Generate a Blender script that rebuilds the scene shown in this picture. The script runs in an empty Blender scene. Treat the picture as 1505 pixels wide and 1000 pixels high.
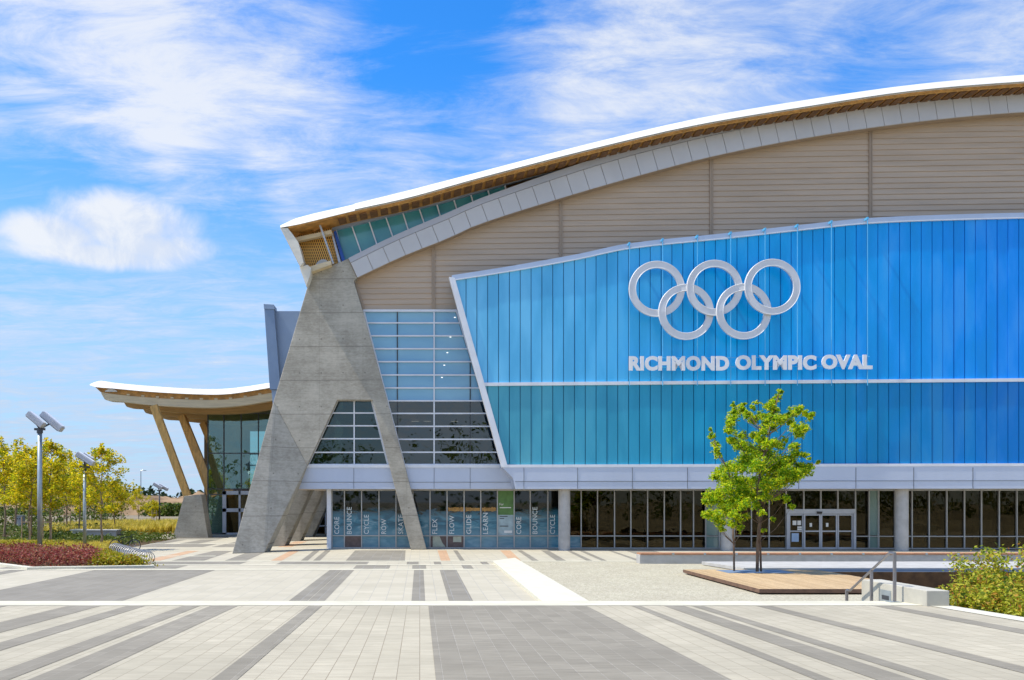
import bpy, bmesh, math, random
from mathutils import Vector, Matrix
R = math.radians
random.seed(7)
S = bpy.context.scene
C = S.collection

# ------------------------------------------------------------------ camera
F, CX, CY, H = 1250.0, 617.0, 738.0, 2.6          # focal length and principal point on a 1505 x 1000 frame
cam = bpy.data.objects.new('camera', bpy.data.cameras.new('camera'))
C.objects.link(cam)
cam.location = (0, 0, H)
cam.rotation_euler = (R(90), 0, 0)
cam.data.sensor_width = 36
cam.data.lens = 36 * F / 1505
cam.data.shift_x = (752.5 - CX) / 1505
cam.data.shift_y = (CY - 500) / 1505
cam.data.clip_end = 6000
S.camera = cam

# ------------------------------------------------------------------ sun, sky, exposure
SUN_EL, SUN_IN = 60.0, 5.0                         # the sun stands off the facade's end, a little on the viewer's side
to_sun = Vector((-math.cos(R(SUN_EL)) * math.cos(R(SUN_IN)), -math.cos(R(SUN_EL)) * math.sin(R(SUN_IN)), math.sin(R(SUN_EL))))
sl = bpy.data.lights.new('sun', 'SUN')
sl.energy, sl.angle, sl.color = 4.4, R(0.53), (1.0, 0.93, 0.81)
sun = bpy.data.objects.new('sun', sl)
C.objects.link(sun)
sun.rotation_euler = (-to_sun).to_track_quat('-Z', 'Y').to_euler()
S.view_settings.view_transform = 'Standard'
S.view_settings.look = 'None'
S.view_settings.exposure = 0.38
S.view_settings.gamma = 1
try:
    S.cycles.use_denoising = True
    S.cycles.max_bounces = 8
    S.cycles.transparent_max_bounces = 24
    S.cycles.caustics_reflective = False
    S.cycles.caustics_refractive = False
except Exception:
    pass


def ray(px, py):
    return Vector(((px - CX) / F, 1, (CY - py) / F)).normalized()


W = bpy.data.worlds.new('World')
S.world = W
W.use_nodes = True
nt = W.node_tree
nt.nodes.clear()


class NT:
    """small helper to write node trees"""
    def __init__(s, t): s.t = t

    def n(s, typ, **kw):
        nd = s.t.nodes.new(typ)
        for k, v in kw.items():
            if k.startswith('i_'):
                nd.inputs[k[2:].replace('_', ' ')].default_value = v
            else:
                setattr(nd, k, v)
        return nd

    def l(s, a, b): s.t.links.new(a, b)

    def m(s, op, a, b=None, c=None, clamp=False):
        nd = s.t.nodes.new('ShaderNodeMath')
        nd.operation = op
        nd.use_clamp = clamp
        for i, v in enumerate((a, b, c)):
            if v is None: continue
            if isinstance(v, (int, float)): nd.inputs[i].default_value = v
            else: s.l(v, nd.inputs[i])
        return nd.outputs[0]

    def mix(s, f, a, b, mode='MIX'):
        nd = s.t.nodes.new('ShaderNodeMix')
        nd.data_type = 'RGBA'
        nd.blend_type = mode
        for sock, v in ((nd.inputs[0], f), (nd.inputs[6], a), (nd.inputs[7], b)):
            if isinstance(v, (int, float)): sock.default_value = v
            elif isinstance(v, tuple): sock.default_value = (v[0], v[1], v[2], 1)
            else: s.l(v, sock)
        return nd.outputs[2]

    def ss(s, v, a, b, x=0.0, y=1.0):
        nd = s.t.nodes.new('ShaderNodeMapRange')
        nd.interpolation_type = 'SMOOTHSTEP'
        for k, q in zip(('From Min', 'From Max', 'To Min', 'To Max'), (a, b, x, y)):
            nd.inputs[k].default_value = q
        s.l(v, nd.inputs['Value'])
        return nd.outputs[0]


w = NT(nt)
sky = w.n('ShaderNodeTexSky', sky_type='NISHITA', sun_disc=False, sun_elevation=R(SUN_EL),
          sun_rotation=math.atan2(to_sun.x, to_sun.y) % (2 * math.pi), altitude=0, air_density=1.0, dust_density=0.4, ozone_density=2.0)
tc = w.n('ShaderNodeTexCoord')
sp = w.n('ShaderNodeSeparateXYZ')
w.l(tc.outputs['Generated'], sp.inputs[0])
zc = w.m('ADD', w.m('MAXIMUM', sp.outputs[2], 0.0), 0.10)
cb = w.n('ShaderNodeCombineXYZ')
w.l(w.m('DIVIDE', sp.outputs[0], zc), cb.inputs[0])
w.l(w.m('DIVIDE', sp.outputs[1], zc), cb.inputs[1])
cb.inputs[2].default_value = 3.3


def wnoise(vec, scale, detail, rough, dist, sx=1, sy=1):
    mp = w.n('ShaderNodeMapping')
    mp.inputs['Scale'].default_value = (sx, sy, 1)
    w.l(vec, mp.inputs[0])
    nn = w.n('ShaderNodeTexNoise')
    nn.inputs['Scale'].default_value = scale
    nn.inputs['Detail'].default_value = detail
    nn.inputs['Roughness'].default_value = rough
    nn.inputs['Distortion'].default_value = dist
    w.l(mp.outputs[0], nn.inputs['Vector'])
    return nn.outputs[0]


fine = wnoise(cb.outputs[0], 4.2, 12, 0.70, 0.5, 0.75, 1.5)
big = wnoise(cb.outputs[0], 1.3, 4, 0.55, 0.5)
streak = wnoise(cb.outputs[0], 2.2, 9, 0.62, 1.2, 0.5, 1.7)
# cloud banks: where in the sky the cover is thick or torn open
banks = [(50, 60, 12, .30), (160, 130, 7, .10), (300, 50, 8, .12), (340, 180, 8, .20), (250, 230, 5, .08), (470, 170, 8, .10), (420, 90, 6, .08), (950, 130, 8, .24), (1060, 70, 8, .16), (800, 200, 7, .18), (860, 40, 6, .10),
         (1340, 30, 9, .18), (1480, 70, 4, .14), (450, 255, 5, .10), (680, 110, 8, -.14), (40, 265, 4.5, -.30), (160, 275, 4, -.22), (330, 300, 4, -.14), (1230, 95, 4, -.08), (610, 40, 6, -.12), (560, 240, 6, .12), (640, 215, 5, .12), (540, 330, 5, -.05), (100, 440, 7, .05), (350, 420, 6, .08)]
cov = None
for px, py, rad, amt in banks:
    if not amt: continue
    d = ray(px, py)
    vm = w.n('ShaderNodeVectorMath', operation='DOT_PRODUCT')
    w.l(tc.outputs['Generated'], vm.inputs[0])
    vm.inputs[1].default_value = d
    g = w.ss(vm.outputs['Value'], math.cos(R(rad)), math.cos(R(rad * .12)), 0, amt)
    cov = g if cov is None else w.m('ADD', cov, g)
finer = wnoise(cb.outputs[0], 13.0, 8, 0.65, 0.6, 0.6, 1.5)
fine2 = w.m('ADD', w.m('MULTIPLY', w.m('SUBTRACT', fine, 0.5), 1.7), w.m('MULTIPLY', w.m('SUBTRACT', finer, 0.5), 0.35))
fine2 = w.m('ADD', fine2, 0.5)
tot = w.m('ADD', w.m('ADD', w.m('MULTIPLY', fine2, 0.80), w.m('MULTIPLY', streak, 0.42)), w.m('MULTIPLY', big, 0.22))
tot = w.m('ADD', tot, cov)
behind = w.ss(sp.outputs[1], 0.1, -0.5, 0.0, 0.22)      # unseen cloud added behind the viewer to whiten the light on the facade
tot = w.m('ADD', tot, behind)
cirrus = w.ss(tot, 0.52, 1.38)
# one small cumulus low over the car park
cum = None
lump = wnoise(tc.outputs['Generated'], 17, 9, .62, .4)
for px, py, rx, ry in ((185, 332, 105, 44), (85, 345, 75, 30), (215, 362, 95, 32), (150, 375, 130, 20)):
    d = ray(px, py)
    az = w.m('DIVIDE', w.m('SUBTRACT', w.m('ARCTAN2', sp.outputs[0], sp.outputs[1]), math.atan2(d.x, d.y)), rx / F)
    el = w.m('DIVIDE', w.m('SUBTRACT', w.m('ARCSINE', sp.outputs[2]), math.asin(d.z)), ry / F)
    q = w.m('SUBTRACT', 1.0, w.m('ADD', w.m('MULTIPLY', az, az), w.m('MULTIPLY', el, el)))
    cum = q if cum is None else w.m('MAXIMUM', cum, q)
cum = w.ss(w.m('ADD', cum, w.m('MULTIPLY', w.m('SUBTRACT', lump, 0.5), 2.0)), -0.50, 0.9)
low = w.m('MULTIPLY', w.ss(sp.outputs[2], 0.04, 0.47, 1.0, 0.0), w.ss(fine, 0.30, 0.62, 0.80, 1.0))
mask = w.m('MULTIPLY', w.m('MAXIMUM', w.m('MULTIPLY', cirrus, 0.9), w.m('MULTIPLY', cum, 0.95)), 0.97)
hs = w.n('ShaderNodeHueSaturation')
hs.inputs['Saturation'].default_value = 1.3
hs.inputs['Value'].default_value = 1.9
w.l(sky.outputs[0], hs.inputs['Color'])
blue = w.mix(1.0, hs.outputs[0], (0.40, 0.88, 1.18), 'MULTIPLY')
shade = w.ss(tot, 0.85, 1.35, 0.0, 1.0)
cloudc = w.mix(w.m('MAXIMUM', shade, w.m('MULTIPLY', cum, w.ss(lump, .40, .60))), (6.2, 6.8, 7.9), (7.7, 7.9, 8.2))
bg = w.n('ShaderNodeBackground')
bg.inputs['Strength'].default_value = 0.09
w.l(w.mix(mask, w.mix(low, blue, (4.3, 5.6, 7.5)), cloudc), bg.inputs['Color'])
wo = w.n('ShaderNodeOutputWorld')
w.l(bg.outputs[0], wo.inputs[0])


# ------------------------------------------------------------------ placing
def P(px, py, D):
    return Vector(((px - CX) / F * D, D, H + (CY - py) / F * D))


def G(px, py, z=0.0):
    D = F * (H - z) / (py - CY)
    return Vector(((px - CX) / F * D, D, z))


K = 0.04                                          # the facade stands turned about two degrees


def FD(px, D0): return D0 / (1 + K * (px - CX) / F)


def B(px, py, D0): return P(px, py, FD(px, D0))


def lerp_at(pts, x):
    if x <= pts[0][0]: a, b = pts[0], pts[1]
    elif x >= pts[-1][0]: a, b = pts[-2], pts[-1]
    else:
        for a, b in zip(pts, pts[1:]):
            if a[0] <= x <= b[0]: break
    t = (x - a[0]) / (b[0] - a[0])
    return a[1] + (b[1] - a[1]) * t


def smooth_pts(pts, n=4):
    """Catmull-Rom through (x, y) pairs"""
    out = []
    for i in range(len(pts) - 1):
        p0 = pts[max(i - 1, 0)]; p1 = pts[i]; p2 = pts[i + 1]; p3 = pts[min(i + 2, len(pts) - 1)]
        for k in range(n):
            t = k / n
            x = p1[0] + (p2[0] - p1[0]) * t
            m1 = (p2[1] - p0[1]) / max(p2[0] - p0[0], 1e-6) * (p2[0] - p1[0])
            m2 = (p3[1] - p1[1]) / max(p3[0] - p1[0], 1e-6) * (p2[0] - p1[0])
            y = (2 * t**3 - 3 * t**2 + 1) * p1[1] + (t**3 - 2 * t**2 + t) * m1 + (-2 * t**3 + 3 * t**2) * p2[1] + (t**3 - t**2) * m2
            out.append((x, y))
    out.append(pts[-1])
    return out


def clip(poly, a, b):
    """keep the side of the line a-b to its right on the picture (y down)"""
    def side(p): return (b[0] - a[0]) * (p[1] - a[1]) - (b[1] - a[1]) * (p[0] - a[0])
    out = []
    for i in range(len(poly)):
        p, q = poly[i], poly[(i + 1) % len(poly)]
        sp_, sq = side(p), side(q)
        if sp_ <= 0: out.append(p)
        if (sp_ < 0 < sq) or (sq < 0 < sp_):
            t = sp_ / (sp_ - sq)
            out.append((p[0] + (q[0] - p[0]) * t, p[1] + (q[1] - p[1]) * t))
    return out


# ------------------------------------------------------------------ materials
MATS = {}


def mat(name):
    m_ = bpy.data.materials.new(name)
    m_.use_nodes = True
    t = m_.node_tree
    b = t.nodes['Principled BSDF']
    return m_, NT(t), b, t.nodes['Material Output']


def simple(name, col, rough=.6, metal=0.0, var=.12, scale=3.0, bump=0.0, bscale=40.0, spec=.5, detail=6, stretch=(1, 1, 1)):
    m_, n, b, o = mat(name)
    g = n.n('ShaderNodeNewGeometry')
    mp = n.n('ShaderNodeMapping')
    mp.inputs['Scale'].default_value = stretch
    n.l(g.outputs['Position'], mp.inputs[0])
    no = n.n('ShaderNodeTexNoise')
    no.inputs['Scale'].default_value = scale
    no.inputs['Detail'].default_value = detail
    no.inputs['Roughness'].default_value = .62
    n.l(mp.outputs[0], no.inputs['Vector'])
    f = n.ss(no.outputs[0], .3, .7)
    lo = tuple(max(c * (1 - var), 0) for c in col)
    hi = tuple(min(c * (1 + var), 1) for c in col)
    n.l(n.mix(f, lo, hi), b.inputs['Base Color'])
    b.inputs['Roughness'].default_value = rough
    b.inputs['Metallic'].default_value = metal
    b.inputs['Specular IOR Level'].default_value = spec
    if bump:
        nb = n.n('ShaderNodeTexNoise')
        nb.inputs['Scale'].default_value = bscale
        nb.inputs['Detail'].default_value = 5
        n.l(mp.outputs[0], nb.inputs['Vector'])
        bp = n.n('ShaderNodeBump')
        bp.inputs['Strength'].default_value = bump
        bp.inputs['Distance'].default_value = .02
        n.l(nb.outputs[0], bp.inputs['Height'])
        n.l(bp.outputs[0], b.inputs['Normal'])
    MATS[name] = m_
    return m_


simple('white_roof', (.68, .67, .635), .55, var=.04, scale=.6)
simple('white_frame', (.74, .76, .80), .4, var=.05, scale=1.5)
simple('silver', (.46, .48, .52), .42, .30, .06, 2.0)
simple('ring_metal', (.70, .71, .73), .45, .05, .05, 1.2)
simple('fascia_metal', (.53, .585, .70), .38, .15, .035, .5, stretch=(1, 1, .3))
simple('band_metal', (.58, .565, .55), .5, .1, .05, .35)
simple('band_lip', (.46, .46, .48), .5, .1, .05, .35)
simple('siding_metal', (.53, .405, .285), .5, .0, .10, .5, stretch=(.3, 1, 3))
simple('joint_metal', (.40, .30, .21), .5, .05, .05, 1)
simple('cap_metal', (.45, .53, .66), .4, .3, .05, .6)
simple('slate_metal', (.21, .29, .42), .42, .2, .06, .5)
simple('slate_pale', (.29, .375, .51), .42, .2, .06, .5)
simple('clerestory_strip', (.30, .36, .46), .5, .1, .08, .7)
simple('blue_steel', (.015, .07, .30), .4, .1, .2, 2)
simple('wood_glulam', (.64, .38, .12), .55, 0, .22, 2.5, .15, 30, stretch=(3, 3, .5))
simple('wood_pale', (.66, .54, .34), .55, 0, .10, 1.5, .1, 30, stretch=(.6, 3, 6))
simple('wood_soffit', (.52, .26, .065), .6, 0, .30, 2.2, .1, 20)
simple('wood_beam_shaded', (.50, .34, .15), .6, 0, .15, 1.5, .1, 30, stretch=(.6, 3, 6))
simple('wood_dark', (.16, .075, .025), .7, 0, .3, 3)
simple('plywood', (.74, .70, .60), .6, 0, .06, 2)
simple('galvanised', (.40, .45, .47), .42, .55, .10, 3)
simple('rail_steel', (.30, .29, .31), .35, .8, .10, 6)
simple('dark_steel', (.07, .075, .085), .5, .3, .2, 3)
simple('black', (.015, .015, .016), .5, 0, .1, 3)
simple('gasket', (.045, .05, .055), .6, 0, .2, 2)
simple('interior', (.17, .115, .06), .8, 0, .5, .45)
simple('interior_floor', (.16, .12, .075), .5, 0, .4, .5)
simple('interior_pale', (.42, .42, .40), .8, 0, .15, .6)
simple('soffit_board', (.55, .48, .40), .7, 0, .08, .8)
simple('bench_concrete', (.44, .43, .41), .8, 0, .10, 2.5, .2, 30)
simple('white_concrete', (.60, .575, .46), .8, 0, .06, 2.2, .2, 40)
simple('band_concrete', (.58, .55, .43), .85, 0, .09, 1.3, .2, 50, spec=.15)
simple('wall_concrete', (.47, .445, .37), .8, 0, .08, 2.2, .2, 40)
simple('soil', (.10, .07, .04), .95, 0, .4, 1.5, spec=.1)
simple('bark', (.17, .12, .085), .9, 0, .3, 6, .5, 40, stretch=(3, 3, .6))
simple('bark_pale', (.30, .22, .14), .9, 0, .25, 6, .4, 40, stretch=(3, 3, .6))
simple('stake', (.42, .30, .19), .85, 0, .2, 5)
simple('asphalt', (.25, .21, .15), .95, 0, .16, .06, spec=.05)
simple('ground_dry', (.30, .27, .19), .95, 0, .3, .05, spec=.05)
simple('dirt', (.235, .16, .095), .95, 0, .62, .16, .9, .5, spec=.05)
simple('cabinet_paint', (.34, .37, .36), .5, .1, .08, 2)
simple('sign_white', (.82, .82, .82), .45, .0, .04, 1.2)
simple('letter_film', (.66, .72, .72), .5, 0, .05, 4)
simple('paper', (.78, .78, .74), .7, 0, .04, 4)
simple('paper_blue', (.42, .55, .72), .7, 0, .06, 4)
simple('poster_green', (.09, .20, .05), .5, 0, .2, 3)
simple('poster_pale', (.36, .47, .50), .5, 0, .15, 3)
simple('brown_film', (.15, .10, .085), .5, 0, .25, 4)
simple('cream_film', (.48, .50, .38), .5, 0, .12, 4)
simple('mullion_metal', (.46, .455, .44), .45, .2, .06, 2)
simple('cable_blue', (.12, .50, .82), .35, .2, .05, 2)
simple('bench_timber', (.46, .22, .115), .65, 0, .2, 4, .2, 30, stretch=(.5, 4, 4))
simple('deck_dark', (.15, .085, .055), .8, 0, .25, 4)
simple('tyre', (.02, .02, .02), .8, 0, .1, 3)


def concrete():
    m_, n, b, o = mat('board_concrete')
    g = n.n('ShaderNodeNewGeometry')
    s = n.n('ShaderNodeSeparateXYZ')
    n.l(g.outputs['Position'], s.inputs[0])

    def noise(scale, det, st):
        mp = n.n('ShaderNodeMapping')
        mp.inputs['Scale'].default_value = st
        n.l(g.outputs['Position'], mp.inputs[0])
        q = n.n('ShaderNodeTexNoise')
        q.inputs['Scale'].default_value = scale
        q.inputs['Detail'].default_value = det
        q.inputs['Roughness'].default_value = .65
        n.l(mp.outputs[0], q.inputs['Vector'])
        return q.outputs[0]
    a = noise(.55, 8, (1, 1, 1))
    st = noise(1.3, 6, (.5, 1, 3.5))
    fi = noise(6, 6, (1, 1, 2.2))
    v = n.m('ADD', n.m('ADD', n.m('MULTIPLY', a, .72), n.m('MULTIPLY', st, .32)), n.m('MULTIPLY', fi, .40))
    col = n.mix(n.ss(v, .46, .98), (.275, .25, .20), (.56, .52, .43))
    # pour joints every 1.85 m, board lines every 0.6 m
    def line(step, wd, off=0.0):
        fr = n.m('FRACT', n.m('DIVIDE', n.m('ADD', s.outputs[2], off), step))
        return n.m('LESS_THAN', fr, wd / step)
    jl = line(1.85, .035)
    bl = n.m('MULTIPLY', line(.46, .02, .2), n.ss(st, .42, .62))
    vj = n.m('LESS_THAN', n.m('FRACT', n.m('DIVIDE', n.m('ADD', s.outputs[0], .72), 2.4)), .008)
    col = n.mix(n.m('MULTIPLY', jl, .55), col, (.12, .11, .09))
    col = n.mix(n.m('MULTIPLY', bl, .32), col, (.12, .11, .09))
    col = n.mix(n.m('MULTIPLY', vj, .3), col, (.12, .11, .09))
    drip = n.m('MULTIPLY', n.ss(noise(2.4, 6, (1, 1, .07)), .55, .78), n.ss(a, .35, .65))
    col = n.mix(n.m('MULTIPLY', drip, .42), col, (.13, .12, .095))
    # tie holes
    hx = n.m('SUBTRACT', n.m('FRACT', n.m('DIVIDE', s.outputs[0], 1.2)), .5)
    hz = n.m('SUBTRACT', n.m('FRACT', n.m('DIVIDE', n.m('ADD', s.outputs[2], .5), 1.85)), .5)
    r2 = n.m('ADD', n.m('MULTIPLY', n.m('MULTIPLY', hx, hx), 1.44), n.m('MULTIPLY', n.m('MULTIPLY', hz, hz), 3.4))
    col = n.mix(n.m('MULTIPLY', n.m('LESS_THAN', r2, .0018), .5), col, (.08, .075, .06))
    n.l(col, b.inputs['Base Color'])
    b.inputs['Roughness'].default_value = .85
    bp = n.n('ShaderNodeBump')
    bp.inputs['Strength'].default_value = .35
    bp.inputs['Distance'].default_value = .03
    n.l(v, bp.inputs['Height'])
    n.l(bp.outputs[0], b.inputs['Normal'])
    MATS['concrete'] = m_


concrete()


def pavers(name, c1, c2, joint, rowx, len_y, jw, var=.16):
    m_, n, b, o = mat(name)
    g = n.n('ShaderNodeNewGeometry')
    s = n.n('ShaderNodeSeparateXYZ')
    n.l(g.outputs['Position'], s.inputs[0])
    c = n.n('ShaderNodeCombineXYZ')
    n.l(s.outputs[1], c.inputs[0])
    n.l(s.outputs[0], c.inputs[1])
    br = n.n('ShaderNodeTexBrick')
    br.offset = .5
    br.inputs['Scale'].default_value = 1
    br.inputs['Brick Width'].default_value = len_y
    br.inputs['Row Height'].default_value = rowx
    br.inputs['Mortar Size'].default_value = jw
    br.inputs['Mortar Smooth'].default_value = .3
    br.inputs['Bias'].default_value = 0
    br.inputs['Color1'].default_value = (*c1, 1)
    br.inputs['Color2'].default_value = (*c2, 1)
    br.inputs['Mortar'].default_value = (*joint, 1)
    n.l(c.outputs[0], br.inputs['Vector'])

    def noise(scale, st, det=6):
        mp = n.n('ShaderNodeMapping')
        mp.inputs['Scale'].default_value = st
        n.l(g.outputs['Position'], mp.inputs[0])
        q = n.n('ShaderNodeTexNoise')
        q.inputs['Scale'].default_value = scale
        q.inputs['Detail'].default_value = det
        q.inputs['Roughness'].default_value = .65
        n.l(mp.outputs[0], q.inputs['Vector'])
        return q.outputs[0]
    bigv = noise(.35, (1, 1, 1))
    fine_ = noise(9, (.35, 1.6, 1))
    spots = noise(2.3, (1, 1, 1), 8)
    streaks = noise(4.0, (.4, 9, 1), 8)
    wear = noise(.11, (1, 1.6, 1), 7)
    col = n.mix(n.m('MULTIPLY', n.ss(bigv, .35, .7), var * 1.6), br.outputs['Color'], tuple(q * .6 for q in c1))
    col = n.mix(n.m('MULTIPLY', n.ss(fine_, .35, .75), var * 1.3), col, tuple(q * .62 for q in c1))
    col = n.mix(n.m('MULTIPLY', n.ss(streaks, .45, .72), var * 1.5), col, tuple(q * .55 for q in c1))
    col = n.mix(n.m('MULTIPLY', n.ss(wear, .5, .72), .22), col, tuple(q * .62 for q in (c1[0], c1[1] * .96, c1[2] * .88)))
    col = n.mix(n.m('MULTIPLY', n.ss(spots, .62, .74), .22), col, tuple(min(q * 1.3, .8) for q in c1))
    col = n.mix(n.m('MULTIPLY', n.ss(spots, .36, .24), .22), col, tuple(q * .5 for q in c1))
    n.l(col, b.inputs['Base Color'])
    b.inputs['Roughness'].default_value = .85
    bp = n.n('ShaderNodeBump')
    bp.inputs['Strength'].default_value = .5
    bp.inputs['Distance'].default_value = .006
    n.l(n.m('SUBTRACT', n.m('ADD', n.m('MULTIPLY', fine_, .5), n.m('MULTIPLY', streaks, .8)), br.outputs['Fac']), bp.inputs['Height'])
    n.l(bp.outputs[0], b.inputs['Normal'])
    b.inputs['Specular IOR Level'].default_value = .12
    MATS[name] = m_


pavers('paver_light', (.525, .475, .36), (.465, .42, .315), (.25, .20, .14), .222, .44, .0045, .34)
pavers('paver_dark', (.325, .295, .235), (.265, .24, .19), (.40, .37, .31), .222, .44, .0045, .36)
pavers('paver_pale', (.525, .48, .375), (.475, .435, .335), (.36, .35, .32), .45, .6, .007, .14)
pavers('paver_grey', (.29, .267, .22), (.245, .225, .185), (.34, .34, .33), .45, .6, .007, .2)
pavers('paver_orange', (.56, .37, .235), (.50, .33, .21), (.36, .27, .2), .3, .6, .006, .15)


def gravel():
    m_, n, b, o = mat('gravel')
    g = n.n('ShaderNodeNewGeometry')
    v = n.n('ShaderNodeTexVoronoi')
    v.inputs['Scale'].default_value = 22
    n.l(g.outputs['Position'], v.inputs['Vector'])
    no = n.n('ShaderNodeTexNoise')
    no.inputs['Scale'].default_value = .8
    no.inputs['Detail'].default_value = 8
    n.l(g.outputs['Position'], no.inputs['Vector'])
    s = n.n('ShaderNodeSeparateColor')
    n.l(v.outputs['Color'], s.inputs[0])
    col = n.mix(s.outputs[0], (.34, .31, .225), (.56, .52, .40))
    col = n.mix(n.m('MULTIPLY', n.ss(no.outputs[0], .35, .7), .3), col, (.34, .30, .23))
    n.l(col, b.inputs['Base Color'])
    b.inputs['Roughness'].default_value = .95
    b.inputs['Specular IOR Level'].default_value = .1
    bp = n.n('ShaderNodeBump')
    bp.inputs['Strength'].default_value = .8
    bp.inputs['Distance'].default_value = .02
    n.l(v.outputs['Distance'], bp.inputs['Height'])
    n.l(bp.outputs[0], b.inputs['Normal'])
    MATS['gravel'] = m_


gravel()


def decking():
    m_, n, b, o = mat('deck_boards')
    g = n.n('ShaderNodeNewGeometry')
    s = n.n('ShaderNodeSeparateXYZ')
    n.l(g.outputs['Position'], s.inputs[0])
    idx = n.m('FLOOR', n.m('DIVIDE', s.outputs[0], .14))
    fr = n.m('FRACT', n.m('DIVIDE', s.outputs[0], .14))
    wn = n.n('ShaderNodeTexWhiteNoise', noise_dimensions='1D')
    n.l(idx, wn.inputs['W'])
    mp = n.n('ShaderNodeMapping')
    mp.inputs['Scale'].default_value = (12, 1, 1)
    n.l(g.outputs['Position'], mp.inputs[0])
    no = n.n('ShaderNodeTexNoise')
    no.inputs['Scale'].default_value = 2
    no.inputs['Detail'].default_value = 6
    n.l(mp.outputs[0], no.inputs['Vector'])
    col = n.mix(wn.outputs[0], (.46, .31, .155), (.60, .43, .235))
    col = n.mix(n.m('MULTIPLY', n.ss(no.outputs[0], .4, .7), .4), col, (.28, .19, .11))
    col = n.mix(n.m('LESS_THAN', fr, .07), col, (.06, .04, .025))
    n.l(col, b.inputs['Base Color'])
    b.inputs['Roughness'].default_value = .75
    MATS['deck_boards'] = m_


decking()


def glass(name, tint, refl, gloss=(1, 1, 1), rough=.015, wob=.0):
    m_, n, b, o = mat(name)
    n.t.nodes.remove(b)
    tr = n.n('ShaderNodeBsdfTransparent')
    tr.inputs[0].default_value = (*tint, 1)
    gl = n.n('ShaderNodeBsdfGlossy')
    gl.inputs['Color'].default_value = (*gloss, 1)
    gl.inputs['Roughness'].default_value = rough
    fr = n.n('ShaderNodeFresnel')
    fr.inputs[0].default_value = 1.5
    if wob:
        g = n.n('ShaderNodeNewGeometry')
        no = n.n('ShaderNodeTexNoise')
        no.inputs['Scale'].default_value = 1.1
        no.inputs['Detail'].default_value = 2
        n.l(g.outputs['Position'], no.inputs['Vector'])
        bp = n.n('ShaderNodeBump')
        bp.inputs['Strength'].default_value = wob
        bp.inputs['Distance'].default_value = .05
        n.l(no.outputs[0], bp.inputs['Height'])
        n.l(bp.outputs[0], gl.inputs['Normal'])
    mx = n.n('ShaderNodeMixShader')
    n.l(n.m('ADD', fr.outputs[0], refl, clamp=True), mx.inputs[0])
    n.l(tr.outputs[0], mx.inputs[1])
    n.l(gl.outputs[0], mx.inputs[2])
    n.l(mx.outputs[0], o.inputs[0])
    MATS[name] = m_


glass('clear_glass', (.46, .40, .27), .01, (.62, .55, .38), wob=.12)
glass('upper_glass', (.36, .36, .34), .07, (.8, .85, .85), wob=.12)
glass('green_glass', (.28, .40, .38), .05, (.7, .85, .85), wob=.12)
glass('teal_glass', (.50, .68, .66), .10, (.75, 1, 1), wob=.08)


def glossy_panel(name, c1, c2, rough, scale=.6, wob=.05, coat=.5, stretch=(1, 1, 1)):
    m_, n, b, o = mat(name)
    g = n.n('ShaderNodeNewGeometry')
    mp = n.n('ShaderNodeMapping')
    mp.inputs['Scale'].default_value = stretch
    n.l(g.outputs['Position'], mp.inputs[0])
    no = n.n('ShaderNodeTexNoise')
    no.inputs['Scale'].default_value = scale
    no.inputs['Detail'].default_value = 5
    n.l(mp.outputs[0], no.inputs['Vector'])
    n.l(n.mix(n.ss(no.outputs[0], .3, .7), c1, c2), b.inputs['Base Color'])
    b.inputs['Roughness'].default_value = rough
    b.inputs['Coat Weight'].default_value = coat
    b.inputs['Coat Roughness'].default_value = .03
    bp = n.n('ShaderNodeBump')
    bp.inputs['Strength'].default_value = wob
    bp.inputs['Distance'].default_value = .05
    n.l(no.outputs[0], bp.inputs['Height'])
    n.l(bp.outputs[0], b.inputs['Normal'])
    MATS[name] = m_


glossy_panel('pale_pane', (.20, .30, .26), (.28, .38, .34), .2, .5, .05, .8)
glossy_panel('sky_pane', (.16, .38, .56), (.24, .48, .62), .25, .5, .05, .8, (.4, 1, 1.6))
glossy_panel('clerestory_pane', (.05, .27, .31), (.09, .36, .38), .2, .8, .05, .8)


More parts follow.
